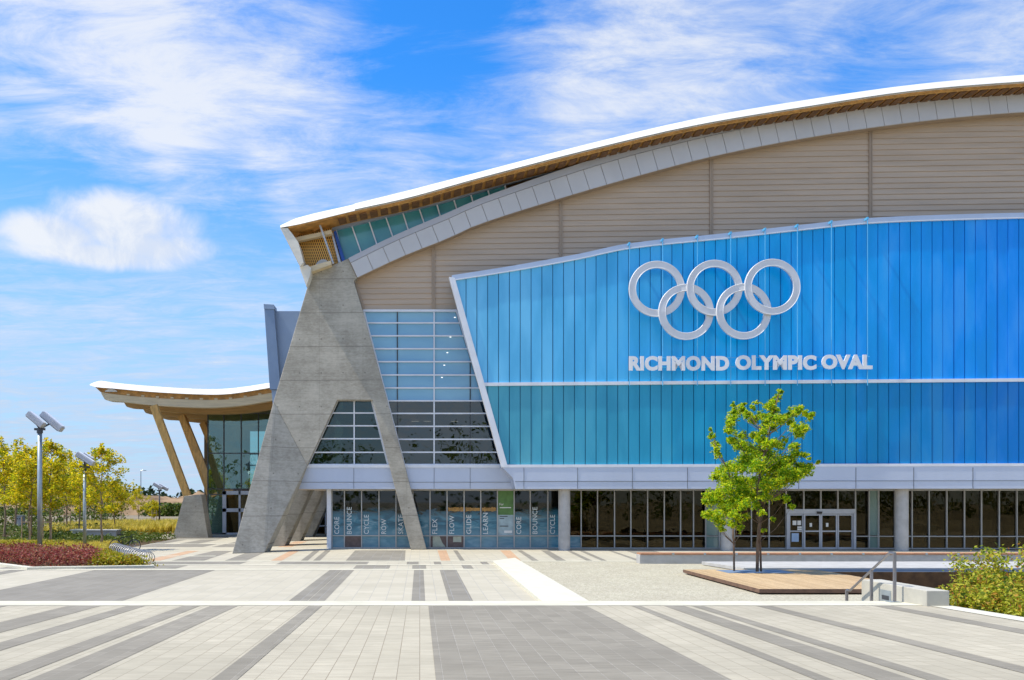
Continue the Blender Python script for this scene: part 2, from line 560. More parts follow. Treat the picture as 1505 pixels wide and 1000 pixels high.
def window_film(name, seed):
    """printed film on the ground-floor panes: teal water below, dark above"""
    m_, n, b, o = mat(name)
    g = n.n('ShaderNodeNewGeometry')
    s = n.n('ShaderNodeSeparateXYZ')
    n.l(g.outputs['Position'], s.inputs[0])
    mp = n.n('ShaderNodeMapping')
    mp.inputs['Scale'].default_value = (.9, 1, 2.6)
    mp.inputs['Location'].default_value = (seed, 0, 0)
    n.l(g.outputs['Position'], mp.inputs[0])
    no = n.n('ShaderNodeTexNoise')
    no.inputs['Scale'].default_value = 1.1
    no.inputs['Detail'].default_value = 8
    no.inputs['Distortion'].default_value = 1.4
    n.l(mp.outputs[0], no.inputs['Vector'])
    cr = n.n('ShaderNodeValToRGB')
    e = cr.color_ramp.elements
    e[0].position, e[0].color = .25, (.012, .07, .11, 1)
    e[1].position, e[1].color = .74, (.30, .42, .46, 1)
    for p_, c_ in ((.42, (.010, .10, .16, 1)), (.50, (.03, .18, .26, 1)), (.60, (.09, .25, .33, 1))):
        q = e.new(p_); q.color = c_
    n.l(no.outputs[0], cr.inputs[0])
    zz = n.m('ADD', s.outputs[2], n.m('MULTIPLY', n.m('SUBTRACT', no.outputs[0], .5), 1.6))
    top = n.ss(zz, 1.7, 2.3)
    low_ = n.ss(zz, 1.25, .6)
    lw_ = n.mix(n.ss(no.outputs[0], .35, .7), (.06, .22, .31), (.15, .33, .41))
    col = n.mix(low_, cr.outputs[0], lw_)
    b.inputs['Roughness'].default_value = .3
    b.inputs['Coat Weight'].default_value = .6
    n.l(col, b.inputs['Base Color'])
    tr = n.n('ShaderNodeBsdfTransparent')
    tr.inputs[0].default_value = (.35, .38, .33, 1)
    gl = n.n('ShaderNodeBsdfGlossy')
    gl.inputs['Roughness'].default_value = .02
    gm = n.n('ShaderNodeMixShader')
    gm.inputs[0].default_value = .06
    n.l(tr.outputs[0], gm.inputs[1])
    n.l(gl.outputs[0], gm.inputs[2])
    mx = n.n('ShaderNodeMixShader')
    n.l(top, mx.inputs[0])
    n.l(b.outputs[0], mx.inputs[1])
    n.l(gm.outputs[0], mx.inputs[2])
    n.l(mx.outputs[0], o.inputs[0])
    MATS[name] = m_


window_film('film_wave', 0.0)
window_film('film_wave_deep', 4.7)


def blue_wall_mat():
    """polycarbonate panels; the tint goes from pale to deep blue along the wall, panel by panel"""
    for nm, lo, mid, hi in (('blue_upper', (.20, .60, .88), (.004, .45, .92), (.0, .29, .96)), ('blue_lower', (.12, .42, .50), (.003, .35, .60), (.0, .19, .64))):
        m_, n, b, o = mat(nm)
        oi = n.n('ShaderNodeObjectInfo')
        g = n.n('ShaderNodeNewGeometry')
        s = n.n('ShaderNodeSeparateXYZ')
        s2 = n.n('ShaderNodeSeparateXYZ')
        n.l(oi.outputs['Location'], s.inputs[0])
        n.l(g.outputs['Position'], s2.inputs[0])
        wn = n.n('ShaderNodeTexWhiteNoise', noise_dimensions='1D')
        n.l(s.outputs[0], wn.inputs['W'])
        mp = n.n('ShaderNodeMapping')
        mp.inputs['Scale'].default_value = (.8, 1, .22)
        n.l(g.outputs['Position'], mp.inputs[0])
        no = n.n('ShaderNodeTexNoise')
        no.inputs['Scale'].default_value = 1.0
        no.inputs['Detail'].default_value = 5
        n.l(mp.outputs[0], no.inputs['Vector'])
        x = n.m('ADD', s.outputs[0], n.m('MULTIPLY', n.m('SUBTRACT', wn.outputs[0], .5), 3.0))
        cr = n.n('ShaderNodeValToRGB')
        e = cr.color_ramp.elements
        e[0].position, e[0].color = 0.0, (*lo, 1)
        e[1].position, e[1].color = 1.0, (*hi, 1)
        q = e.new(.50); q.color = (*mid, 1)
        n.l(n.m('DIVIDE', n.m('SUBTRACT', x, 2.0), 29.0, clamp=True), cr.inputs[0])
        col = n.mix(n.m('MULTIPLY', n.ss(no.outputs[0], .38, .68), .34), cr.outputs[0], tuple(c * .55 for c in mid))
        col = n.mix(n.m('MULTIPLY', n.ss(no.outputs[0], .52, .30), .16), col, lo)  # soft pale sheen painted into the panel colour
        n.l(col, b.inputs['Base Color'])
        b.inputs['Roughness'].default_value = .32
        b.inputs['Specular IOR Level'].default_value = .25
        b.inputs['Coat Weight'].default_value = .12
        b.inputs['Coat Roughness'].default_value = .12
        bp = n.n('ShaderNodeBump')
        bp.inputs['Strength'].default_value = .10
        bp.inputs['Distance'].default_value = .05
        n.l(no.outputs[0], bp.inputs['Height'])
        n.l(bp.outputs[0], b.inputs['Normal'])
        MATS[nm] = m_
    simple('seam_blue', (.004, .16, .36), .5, 0, .1, 1)


blue_wall_mat()


def leaf_mat(name, cols, trans=.35):
    m_, n, b, o = mat(name)
    g = n.n('ShaderNodeNewGeometry')
    cr = n.n('ShaderNodeValToRGB')
    e = cr.color_ramp.elements
    e[0].position, e[0].color = 0, (*cols[0], 1)
    e[1].position, e[1].color = 1, (*cols[-1], 1)
    for i, c in enumerate(cols[1:-1]):
        q = e.new((i + 1) / (len(cols) - 1)); q.color = (*c, 1)
    n.l(g.outputs['Random Per Island'], cr.inputs[0])
    n.l(cr.outputs[0], b.inputs['Base Color'])
    b.inputs['Roughness'].default_value = .5
    b.inputs['Specular IOR Level'].default_value = .3
    tl = n.n('ShaderNodeBsdfTranslucent')
    hs_ = n.n('ShaderNodeHueSaturation')
    hs_.inputs['Value'].default_value = 1.6
    n.l(cr.outputs[0], hs_.inputs['Color'])
    n.l(hs_.outputs[0], tl.inputs[0])
    mx = n.n('ShaderNodeMixShader')
    mx.inputs[0].default_value = trans
    n.l(b.outputs[0], mx.inputs[1])
    n.l(tl.outputs[0], mx.inputs[2])
    n.l(mx.outputs[0], o.inputs[0])
    MATS[name] = m_


leaf_mat('leaf_lime', [(.05, .15, .01), (.18, .35, .012), (.36, .50, .014), (.56, .60, .015), (.64, .56, .02)], .5)
leaf_mat('leaf_gold', [(.14, .20, .01), (.30, .34, .01), (.54, .48, .012), (.72, .58, .015), (.52, .34, .012)], .5)
leaf_mat('leaf_red', [(.10, .015, .015), (.24, .04, .035), (.34, .08, .06), (.34, .16, .09), (.16, .08, .02)], .3)
leaf_mat('leaf_shrub', [(.07, .12, .01), (.18, .24, .015), (.34, .38, .025), (.46, .46, .04), (.56, .50, .05), (.42, .16, .03)], .4)
leaf_mat('leaf_yellow_shrub', [(.14, .17, .01), (.30, .30, .012), (.42, .36, .015), (.30, .14, .02)])
leaf_mat('leaf_dark', [(.012, .03, .012), (.025, .05, .015), (.04, .07, .02), (.05, .07, .02)], .15)
leaf_mat('leaf_mid', [(.04, .075, .01), (.08, .13, .012), (.12, .16, .02), (.16, .17, .03)], .25)
leaf_mat('blade_gold', [(.34, .28, .04), (.54, .43, .06), (.66, .53, .10), (.44, .40, .04)], .35)


def water():
    m_, n, b, o = mat('pool_water')
    b.inputs['Base Color'].default_value = (.022, .016, .008, 1)
    b.inputs['Roughness'].default_value = .06
    g = n.n('ShaderNodeNewGeometry')
    no = n.n('ShaderNodeTexNoise')
    no.inputs['Scale'].default_value = 3
    n.l(g.outputs['Position'], no.inputs['Vector'])
    bp = n.n('ShaderNodeBump')
    bp.inputs['Strength'].default_value = .25
    bp.inputs['Distance'].default_value = .03
    n.l(no.outputs[0], bp.inputs['Height'])
    n.l(bp.outputs[0], b.inputs['Normal'])
    MATS['pool_water'] = m_


water()


def lattice():
    m_, n, b, o = mat('perforated_wood')
    g = n.n('ShaderNodeNewGeometry')
    s = n.n('ShaderNodeSeparateXYZ')
    n.l(g.outputs['Position'], s.inputs[0])
    row = n.m('FLOOR', n.m('DIVIDE', s.outputs[2], .16))
    xo = n.m('ADD', n.m('DIVIDE', s.outputs[0], .115), n.m('MULTIPLY', n.m('MODULO', row, 2.0), .5))
    fx = n.m('FRACT', xo)
    fz = n.m('FRACT', n.m('DIVIDE', s.outputs[2], .16))
    hole = n.m('MULTIPLY', n.m('LESS_THAN', fx, .45), n.m('LESS_THAN', fz, .78))
    col = n.mix(hole, (.82, .45, .10), (.05, .022, .008))
    n.l(col, b.inputs['Base Color'])
    b.inputs['Roughness'].default_value = .6
    MATS['perforated_wood'] = m_


lattice()
em, en, eb, eo = mat('ceiling_lamp')
eb.inputs['Emission Color'].default_value = (1, .95, .85, 1)
eb.inputs['Emission Strength'].default_value = 1.0
MATS['ceiling_lamp'] = em

# ------------------------------------------------------------------ mesh building
ORG = {}


class MB:
    def __init__(s): s.v, s.f = [], []

    def poly(s, pts):
        i = len(s.v)
        s.v += [Vector(p) for p in pts]
        s.f.append(list(range(i, i + len(pts))))

    def prism(s, front, vec):
        """polygon swept by a vector"""
        n, i = len(front), len(s.v)
        vec = Vector(vec)
        s.v += [Vector(p) for p in front] + [Vector(p) + vec for p in front]
        s.f.append(list(range(i, i + n)))
        s.f.append(list(range(i + 2 * n - 1, i + n - 1, -1)))
        for k in range(n):
            q = (k + 1) % n
            s.f.append([i + k, i + n + k, i + n + q, i + q])

    def bp(s, pts, d0, th):
        """picture polygon on the facade plane d0, swept th metres back"""
        s.prism([B(x, y, d0) for x, y in pts], (0, th, 0))

    def strip(s, top, bot, vec):
        """solid between two matching polylines of points, swept by vec (kept as quads)"""
        n, i = len(top), len(s.v)
        vec = Vector(vec)
        for a, b in zip(top, bot):
            s.v += [Vector(a), Vector(b), Vector(a) + vec, Vector(b) + vec]
        for k in range(n - 1):
            a = i + 4 * k; b = a + 4
            s.f += [[a, a + 1, b + 1, b], [a + 2, b + 2, b + 3, a + 3], [a, b, b + 2, a + 2], [a + 1, a + 3, b + 3, b + 1]]
        e = i + 4 * (n - 1)
        s.f += [[i, i + 2, i + 3, i + 1], [e, e + 1, e + 3, e + 2]]

    def box(s, lo, hi):
        x0, y0, z0 = lo; x1, y1, z1 = hi
        s.prism([(x0, y0, z0), (x1, y0, z0), (x1, y0, z1), (x0, y0, z1)], (0, y1 - y0, 0))

    def obox(s, c, ax, ay, az, hx, hy, hz):
        c = Vector(c)
        p = [c + ax * (a * hx) + ay * (-hy) + az * (b * hz) for a, b in ((-1, -1), (1, -1), (1, 1), (-1, 1))]
        s.prism(p, ay * (2 * hy))

    def bar(s, a, b, w, h=None):
        """square bar between two points"""
        a, b = Vector(a), Vector(b)
        h = w if h is None else h
        d = (b - a).normalized()
        u = d.cross(Vector((0, 1, 0)))
        if u.length < .05: u = d.cross(Vector((1, 0, 0)))
        u.normalize()
        v = d.cross(u).normalized()
        s.prism([a + u * (w / 2) * i + v * (h / 2) * j for i, j in ((-1, -1), (1, -1), (1, 1), (-1, 1))], b - a)

    def tube(s, pts, rad, n=8, closed=False, cap=True):
        pts = [Vector(p) for p in pts]
        m_ = len(pts)
        if isinstance(rad, (int, float)): rad = [rad] * m_
        i0 = len(s.v)
        prev = None
        for k, p in enumerate(pts):
            a = pts[(k - 1) % m_] if closed or k else p
            b = pts[(k + 1) % m_] if closed or k < m_ - 1 else p
            d = (b - a).normalized()
            if prev is None:
                u = d.orthogonal().normalized()
            else:
                u = (prev - d * prev.dot(d))
                u = u.normalized() if u.length > 1e-6 else d.orthogonal().normalized()
            prev = u
            v = d.cross(u)
            for j in range(n):
                t = 2 * math.pi * j / n
                s.v.append(p + (u * math.cos(t) + v * math.sin(t)) * rad[k])
        for k in range(m_ if closed else m_ - 1):
            a = i0 + k * n; b = i0 + ((k + 1) % m_) * n
            for j in range(n):
                q = (j + 1) % n
                s.f.append([a + j, a + q, b + q, b + j])
        if cap and not closed:
            s.f.append(list(range(i0 + n - 1, i0 - 1, -1)))
            s.f.append(list(range(i0 + (m_ - 1) * n, i0 + m_ * n)))

    def cyl(s, a, b, r, n=24, r2=None):
        s.tube([a, b], [r, r if r2 is None else r2], n)

    def build(s, name, m_, parent=None, smooth=False, bevel=0.0, origin=None, recalc=True):
        o0 = ORG.get(parent.name, Vector((0, 0, 0))) if parent is not None else Vector((0, 0, 0))
        org = Vector(origin) if origin is not None else o0
        me = bpy.data.meshes.new(name)
        me.from_pydata([tuple(p - org) for p in s.v], [], s.f)
        if recalc:
            bm = bmesh.new()
            bm.from_mesh(me)
            bmesh.ops.recalc_face_normals(bm, faces=bm.faces)
            if bevel:
                bmesh.ops.remove_doubles(bm, verts=bm.verts, dist=1e-5)
                ed = [e for e in bm.edges if len(e.link_faces) == 2 and e.calc_face_angle(0) > .5]
                bmesh.ops.bevel(bm, geom=ed, offset=bevel, segments=2, affect='EDGES', profile=.6)
            bm.to_mesh(me)
            bm.free()
        if smooth:
            for p in me.polygons: p.use_smooth = True
        me.materials.append(MATS[m_] if isinstance(m_, str) else m_)
        o = bpy.data.objects.new(name, me)
        C.objects.link(o)
        o.location = org - o0
        if parent is not None: o.parent = parent
        ORG[o.name] = org
        return o


def thing(name, label, cat, loc=(0, 0, 0), group=None):
    o = bpy.data.objects.new(name, None)
    C.objects.link(o)
    o.location = loc
    o.empty_display_size = .3
    o['label'], o['category'] = label, cat
    if group: o['group'] = group
    ORG[o.name] = Vector(loc)
    return o


def tag(o, label, cat, group=None):
    o['label'], o['category'] = label, cat
    if group: o['group'] = group
    return o


def struct(o, kind='structure'):
    o['kind'] = kind
    return o


def copy_tree(o, parent=None):
    c = o.copy()
    C.objects.link(c)
    if parent is not None: c.parent = parent
    for ch in list(o.children): copy_tree(ch, c)
    return c


def text_mesh(name, txt, m_, parent, origin, width, height, rot=None, bold=0.0, depth=.02, track=1.0):
    """lettering fitted to a width and height, standing at origin (its lower corner); faces the viewer (-Y)"""
    cu = bpy.data.curves.new(name, 'FONT')
    cu.body = txt
    cu.extrude = 0.5
    cu.offset = bold
    cu.space_character = track
    cu.resolution_u = 4
    ob = bpy.data.objects.new(name + '_tmp', cu)
    C.objects.link(ob)
    dg = bpy.context.evaluated_depsgraph_get()
    me = bpy.data.meshes.new_from_object(ob.evaluated_get(dg))
    bpy.data.objects.remove(ob)
    xs = [v.co.x for v in me.vertices]; ys = [v.co.y for v in me.vertices]
    x0, x1, y0, y1 = min(xs), max(xs), min(ys), max(ys)
    vs = []
    for v in me.vertices:
        vs.append(((v.co.x - x0) / (x1 - x0) * width, (v.co.y - y0) / (y1 - y0) * height, v.co.z * 2 * depth * .5))
    fs = [list(p.vertices) for p in me.polygons]
    bpy.data.meshes.remove(me)
    return vs, fs


# ------------------------------------------------------------------ the ground
TZ, TY = .75, 15.84                                # the upper terrace where the photographer stands: edge height and distance


def tz(y): return TZ + .0224 * (TY - y)


def sheet(name, pts, m_, z=None, parent=None):
    mb = MB()
    mb.poly([(p[0], p[1], z if z is not None else p[2]) for p in pts])
    return struct(mb.build(name, m_, parent))


PX0, PX1, PY0, PY1 = 14.40, 27.0, 20.0, 31.6       # the sunken pool
mb = MB()
gx = [-3000, PX0, PX1, 3000]; gy = [-3000, PY0, PY1, 3000]
for i in range(3):
    for j in range(3):
        if i == 1 and j == 1: continue
        mb.poly([(gx[i], gy[j], -.03), (gx[i + 1], gy[j], -.03), (gx[i + 1], gy[j + 1], -.03), (gx[i], gy[j + 1], -.03)])
struct(mb.build('ground', 'ground_dry'))

# lower plaza paving
sheet('plaza_paving', [(-60, 16.5), (4.2, 16.5), (4.2, 37.6), (-60, 37.6)], 'paver_pale', 0.0)
sheet('plaza_paving', [(-60, 37.6), (70, 37.6), (70, 48.6), (-60, 48.6)], 'paver_pale', 0.0)
sheet('plaza_paving', [(-60, 48.6), (-5.0, 48.6), (-5.0, 92), (-60, 92)], 'paver_pale', 0.0)
# gravel, with the hole of the pool left open
mb = MB()
mb.poly([(4.2, 16.5, 0), (PX0, 16.5, 0), (PX0, 37.6, 0), (4.2, 37.6, 0)])
mb.poly([(PX0, 16.5, 0), (60, 16.5, 0), (60, PY0, 0), (PX0, PY0, 0)])
mb.poly([(PX0, PY1, 0), (60, PY1, 0), (60, 37.6, 0), (PX0, 37.6, 0)])
mb.poly([(PX1, PY0, 0), (60, PY0, 0), (60, PY1, 0), (PX1, PY1, 0)])
struct(mb.build('gravel_bed', 'gravel'), 'structure')
mb = MB()
for a, b in (((PX0, PY0), (PX1, PY0)), ((PX1, PY0), (PX1, PY1)), ((PX1, PY1), (PX0, PY1)), ((PX0, PY1), (PX0, PY0))):
    mb.poly([(*a, -1.4), (*b, -1.4), (*b, 0), (*a, 0)])
struct(mb.build('pool_wall', 'wood_dark'))
sheet('pool_water', [(PX0, PY0), (PX1, PY0), (PX1, PY1), (PX0, PY1)], 'pool_water', -.62)

# stripes in the lower plaza (flat paving sheets)
def stripe(x0, x1, y0, y1, m_, z=.004, name='paving_stripe'):
    sheet(name, [(x0, y0), (x1, y0), (x1, y1), (x0, y1)], m_, z)


def gstripe(pts, m_, z=.004, name='paving_stripe'):
    sheet(name, [G(x, y)[:2] for x, y in pts], m_, z)


stripe(-12.4, -7.8, 21.0, 32.4, 'paver_grey')
stripe(-15.6, -15.0, 21.0, 32.4, 'paver_grey')
stripe(-19.5, -18.4, 21.0, 32.4, 'paver_grey')
stripe(-3.44, -2.95, 17, 32.4, 'paver_grey')
stripe(-2.93, -2.5, 17, 32.4, 'paver_grey')
stripe(-.22, .14, 17, 32.4, 'paver_grey')
stripe(.76, 1.40, 17, 32.4, 'paver_grey')
for y0, y1, xl, xr in ((32.5, 32.95, -60, 3.2), (34.9, 35.25, -60, 3.2), (37.0, 37.45, -60, 60)):
    stripe(xl, xr, y0, y1, 'band_concrete', .008, 'paving_band')
for x0, x1 in ((-16.5, -9.5), (-2.6, 1.0 - 2.2), (-.3, .25), (1.7, 2.1)):
    stripe(x0, x1, 33.0, 34.85, 'paver_grey')
for x0, x1 in ((-14, -7.5), (-6, -2.2), (-.55, -.05), (.6, .9), (2.6, 2.9)):
    stripe(x0, x1, 35.3, 36.95, 'paver_grey')
# apron along the building, stripes fan with the plaza
def apron(a0, a1, b0, b1, m_):
    """from picture x a0..a1 at the building (y 809) to b0..b1 at the plaza's far band (y 824.5)"""
    gstripe([(b0, 824.4), (b1, 824.4), (a1, 809.2), (a0, 809.2)], m_)


apron(522, 596, 508, 595, 'paver_grey')
apron(643, 656, 648, 662, 'paver_orange')
apron(666, 672, 676, 683, 'paver_grey')
apron(735, 750, 750, 766, 'paver_orange')
apron(760, 767, 782, 792, 'paver_grey')
apron(795, 806, 818, 832, 'paver_grey')
apron(832, 838, 862, 871, 'paver_grey')
apron(850, 857, 884, 892, 'paver_grey')
apron(893, 898, 935, 944, 'paver_grey')
apron(918, 960, 965, 1010, 'paver_grey')
apron(462, 470, 442, 452, 'paver_grey')
apron(478, 486, 460, 470, 'paver_grey')
apron(428, 441, 398, 414, 'paver_orange')
apron(372, 396, 330, 362, 'paver_grey')
apron(318, 345, 252, 300, 'paver_grey')
apron(280, 296, 208, 235, 'paver_orange')
for y0, y1 in ((40.6, 40.95), (45.2, 45.6), (52.5, 52.9), (58.5, 58.9), (66, 66.5)):
    if y0 < 48: stripe(-26, -9.8 if y0 < 44 else -9, y0, y1, 'band_concrete', .008, 'paving_band')
    else: stripe(-26, -5.2, y0, y1, 'band_concrete', .008, 'paving_band')
for x0, x1, y0, y1 in ((-16.5, -12.5, 49, 52.4), (-22, -16, 53, 58.4), (-15, -13.8, 53, 58.4), (-19, -14, 59, 65.9), (-12, -10.6, 49, 58), (-24, -18, 41, 45.1)):
    stripe(x0, x1, y0, y1, 'paver_grey')
stripe(-8.2, -7.4, 49, 56, 'paver_orange')

# white kerb strip beside the gravel, raised a little
mb = MB()
mb.prism([(3.1, 21.2, -.02), (4.28, 21.2, -.02), (4.28, 38.2, -.02), (3.1, 36.2, -.02)], (0, 0, .12))
struct(mb.build('kerb', 'white_concrete', bevel=.015))

# upper terrace
def tsheet(name, x0, x1, y0, y1, m_, dz):
    mb = MB()
    mb.poly([(x0, y0, tz(y0) + dz), (x1, y0, tz(y0) + dz), (x1, y1, tz(y1) + dz), (x0, y1, tz(y1) + dz)])
    return struct(mb.build(name, m_))


TXL, TXR = -30.0, 9.34
mb = MB()
mb.prism([(TXL, -14, -.03), (TXL, TY, -.03), (TXL, TY, tz(TY)), (TXL, -14, tz(-14))], (TXR - TXL, 0, 0))
struct(mb.build('terrace', 'paver_light'))


def tX(px, py=893.0):
    D = F * (H - tz(15.2)) / (py - CY) if False else 15.0
    return (px - CX) / F * D


def near(px0, px1, m_='paver_dark', y0=-14.0):
    tsheet('paving_stripe', (px0 - CX) * .01196, (px1 - CX) * .01196, y0, 15.0, m_, .004)


for a, b in ((-330, -285), (-190, -140), (-70, 10), (100, 148), (186, 213), (268, 294), (309, 349), (453.5, 473.4), (629.5, 862), (928, 942), (976, 1006), (1016, 1034), (1112, 1134), (1284, 1312)):
    near(a, b)
tsheet('paving_band', TXL, TXR, 15.0, TY, 'band_concrete', .006)
tsheet('paving_band', 8.95, TXR, -14, 14.98, 'white_concrete', .008)
# stairs down from the terrace
mb = MB()
for k in range(4):
    mb.box((TXL, TY + .32 * k, -.02), (8.86, TY + .32 * (k + 1), TZ - .15 * (k + 1)))
struct(mb.build('stairs', 'band_concrete'))

# ------------------------------------------------------------------ the arena
ZB = 0.0
arena = thing('sports_arena', 'large arena with curved white roof, blue panel wall and slanted concrete buttress', 'building', (4, 46, 0))
LEG, GF, UW, BLU, BAND, ROOF = 46.4, 47.6, 46.95, 45.4, 46.3, 45.2

roof_top = smooth_pts([(412, 331.6), (440, 319.6), (521, 300.5), (600, 281), (700, 255), (860, 213.7), (1021, 176), (1181, 148.5), (1342, 125.5), (1505, 111), (1700, 100), (1900, 97)])
roof_bot = smooth_pts([(412, 334.7), (440, 329.5), (521, 309.8), (600, 292.5), (700, 264.5), (860, 223), (1021, 186), (1181, 159), (1342, 135), (1505, 121.5), (1700, 111), (1900, 108)])
mb = MB()
mb.strip([B(x, y, ROOF + .55) for x, y in roof_top], [B(x, lerp_at(roof_bot, x), ROOF) for x, y in roof_top], (0, 62, 0))
roof = mb.build('roof', 'white_roof', arena)
# small step in the roof edge
mb = MB()
xs = [521 + (1900 - 521) * i / 60 for i in range(61)]
mb.strip([B(x, lerp_at(roof_top, x) - .9, ROOF + .50) for x in xs], [B(x, lerp_at(roof_bot, x) - 1.8, ROOF - .06) for x in xs], (0, 1.2, 0))
mb.build('roof_edge', 'white_roof', roof)
# timber under the eave
mb = MB()
xs = [424 + (1900 - 424) * i / 70 for i in range(71)]
mb.strip([B(x, lerp_at(roof_bot, x) + .6, ROOF + .10) for x in xs], [B(x, lerp_at(roof_bot, x) + 3.2, ROOF + .10) for x in xs], (0, 2.6, 0))
sof = mb.build('roof_soffit', 'wood_soffit', roof)
mb = MB()
x = 500.0
k = 0
while x < 1640:
    y = lerp_at(roof_bot, x) + 3.0
    s_ = (lerp_at(roof_bot, x + 8) - lerp_at(roof_bot, x)) / 8
    mb.prism([B(x, y, ROOF + .3), B(x + 5, y + 5 * s_, ROOF + .3), B(x + 8, y + 8 * s_ + 4.6, ROOF + .3), B(x - 3, y - 3 * s_ + 4.6, ROOF + .3)], (0, .9, 0))
    x += 15.5
mb.build('rafter', 'wood_dark', roof)
mb = MB()
xs2 = [560 + (1640 - 560) * i / 60 for i in range(61)]
mb.strip([B(x, lerp_at(roof_bot, x) + 3.4, ROOF + .2) for x in xs2], [B(x, lerp_at(roof_bot, x) + 5.0, ROOF + .2) for x in xs2], (0, .12, 0))
mb.build('eave_batten', 'wood_glulam', roof)

# eave end with its perforated timber box
mb = MB()
mb.bp([(411.6, 335.2), (423, 335.6), (430, 344.4), (438.4, 356.4), (446, 385.8), (441, 391.5), (429, 367)], ROOF + .05, 9)
eave = mb.build('eave_end', 'plywood', arena)
mb = MB()
mb.bp([(440, 393), (452, 389.3), (457, 394), (456, 404), (450, 421), (447, 412)], ROOF + .4, 8)
mb.build('eave_block', 'plywood', eave)
mb = MB()
mb.bp([(424, 338), (492, 322), (500, 392), (455, 402), (446, 386)], ROOF + 1.6, .2)
mb.build('timber_screen', 'perforated_wood', eave)
mb = MB()
mb.bp([(433, 349.5), (487, 338), (488, 343.5), (435, 355)], ROOF + .9, .35)
mb.build('timber_beam', 'wood_pale', eave)
mb = MB()
mb.bp([(455, 392), (486, 383), (487, 389), (458, 399.5)], ROOF + .7, .6)
mb.build('timber_beam', 'wood_pale', eave)
for pts in ([(422, 336), (436, 332.5), (441, 342), (434, 351)], [(452, 330), (474, 325), (471, 335), (462, 340)]):
    mb = MB(); mb.bp(pts, ROOF + 1.1, .3); mb.build('timber_gusset', 'wood_soffit', eave)
mb = MB()
mb.bar(B(468.5, 326, ROOF + .7), B(490, 388, ROOF + 1.0), .10)
mb.build('eave_strut', 'silver', eave)
mb = MB()
cpts = [(473 - 10 * math.cos(math.pi * t / 8), 391 - 9.5 * math.sin(math.pi * t / 8) - 2.2 * (-math.cos(math.pi * t / 8))) for t in range(9)]
mb.bp(cpts, ROOF + 1.5, .06)
mb.build('eave_panel', 'white_roof', eave)
for pts, m_ in (([(487, 344), (489, 342), (501.5, 387), (498, 389)], 'silver'), ([(490, 341), (494, 338.5), (507, 382), (503, 386)], 'blue_steel')):
    mb = MB(); mb.bp(pts, ROOF + 1.3, .5); mb.build('corner_post', m_, eave)

# concrete A-shaped buttress
btr = MB()
btr.bp([(457, 404), (512, 380), (525, 408), (520, 413), (533.5, 457.5), (595, 684), (627, 808), (604, 808), (572, 684), (547, 588), (495.7, 588), (451.5, 684), (402, 590)], LEG, 1.25)
buttress = btr.build('buttress', 'concrete', arena, bevel=.035)


def lower_leg(mb):
    a, b_ = B(402, 590, LEG), B(451.5, 684, LEG)
    D1, D2 = 3250 / 76.0, 3250 / 74.6
    c, d = P(388, 812.6, D2), P(341, 814, D1)
    c.z = d.z = -.02
    th = Vector((0, 1.25, 0))
    fr = [a, b_, c, d]
    bk = [a + th, b_ + th, c + th * 1.5, d + th * 1.5]
    i = len(mb.v)
    mb.v += fr + bk
    mb.f += [[i, i + 1, i + 2], [i, i + 2, i + 3], [i + 4, i + 7, i + 6], [i + 4, i + 6, i + 5]]
    for k in range(4):
        q = (k + 1) % 4
        mb.f.append([i + k, i + 4 + k, i + 4 + q, i + q])


mb = MB()
lower_leg(mb)
leg0 = mb.build('buttress_leg', 'concrete', arena, bevel=.035)
for k in range(1, 4):
    c = leg0.copy()
    C.objects.link(c)
    c.parent = arena
    c.location = leg0.location + Vector((0, 6.5 * k, 0))
mb = MB()   # upper part of the buttresses behind, so that the row is whole
mb.bp([(451, 400), (512, 380), (525, 408), (451.5, 684), (402, 590)], LEG, 1.25)
up0 = mb.build('buttress_head', 'concrete', arena)
up0.location += Vector((0, 6.5, 0))
for k in range(2, 4):
    c = up0.copy(); C.objects.link(c); c.parent = arena
    c.location = up0.location + Vector((0, 6.5 * (k - 1), 0))

# arch band of metal panels
band_lo = smooth_pts([(525, 408), (591, 377), (660, 349.6), (700, 331), (812, 295), (924.6, 262), (1042, 231), (1154.5, 208), (1277.5, 188), (1395, 173.6), (1505, 164.5), (1700, 155), (1900, 153)])
band_hi = smooth_pts([(512, 379.6), (580, 346), (660, 312), (700, 294), (780, 265), (860, 238), (935, 216), (1042, 190), (1154.5, 167), (1277.5, 148), (1395, 136), (1505, 127), (1700, 117), (1900, 114)])


def arc_sample(pts, n):
    L = [0]
    for a, b in zip(pts, pts[1:]): L.append(L[-1] + math.hypot(b[0] - a[0], b[1] - a[1]))
    out = []
    for i in range(n + 1):
        t = L[-1] * i / n
        for k in range(len(L) - 1):
            if L[k] <= t <= L[k + 1] + 1e-9: break
        f = (t - L[k]) / (L[k + 1] - L[k])
        out.append((pts[k][0] + (pts[k + 1][0] - pts[k][0]) * f, pts[k][1] + (pts[k + 1][1] - pts[k][1]) * f))
    return out


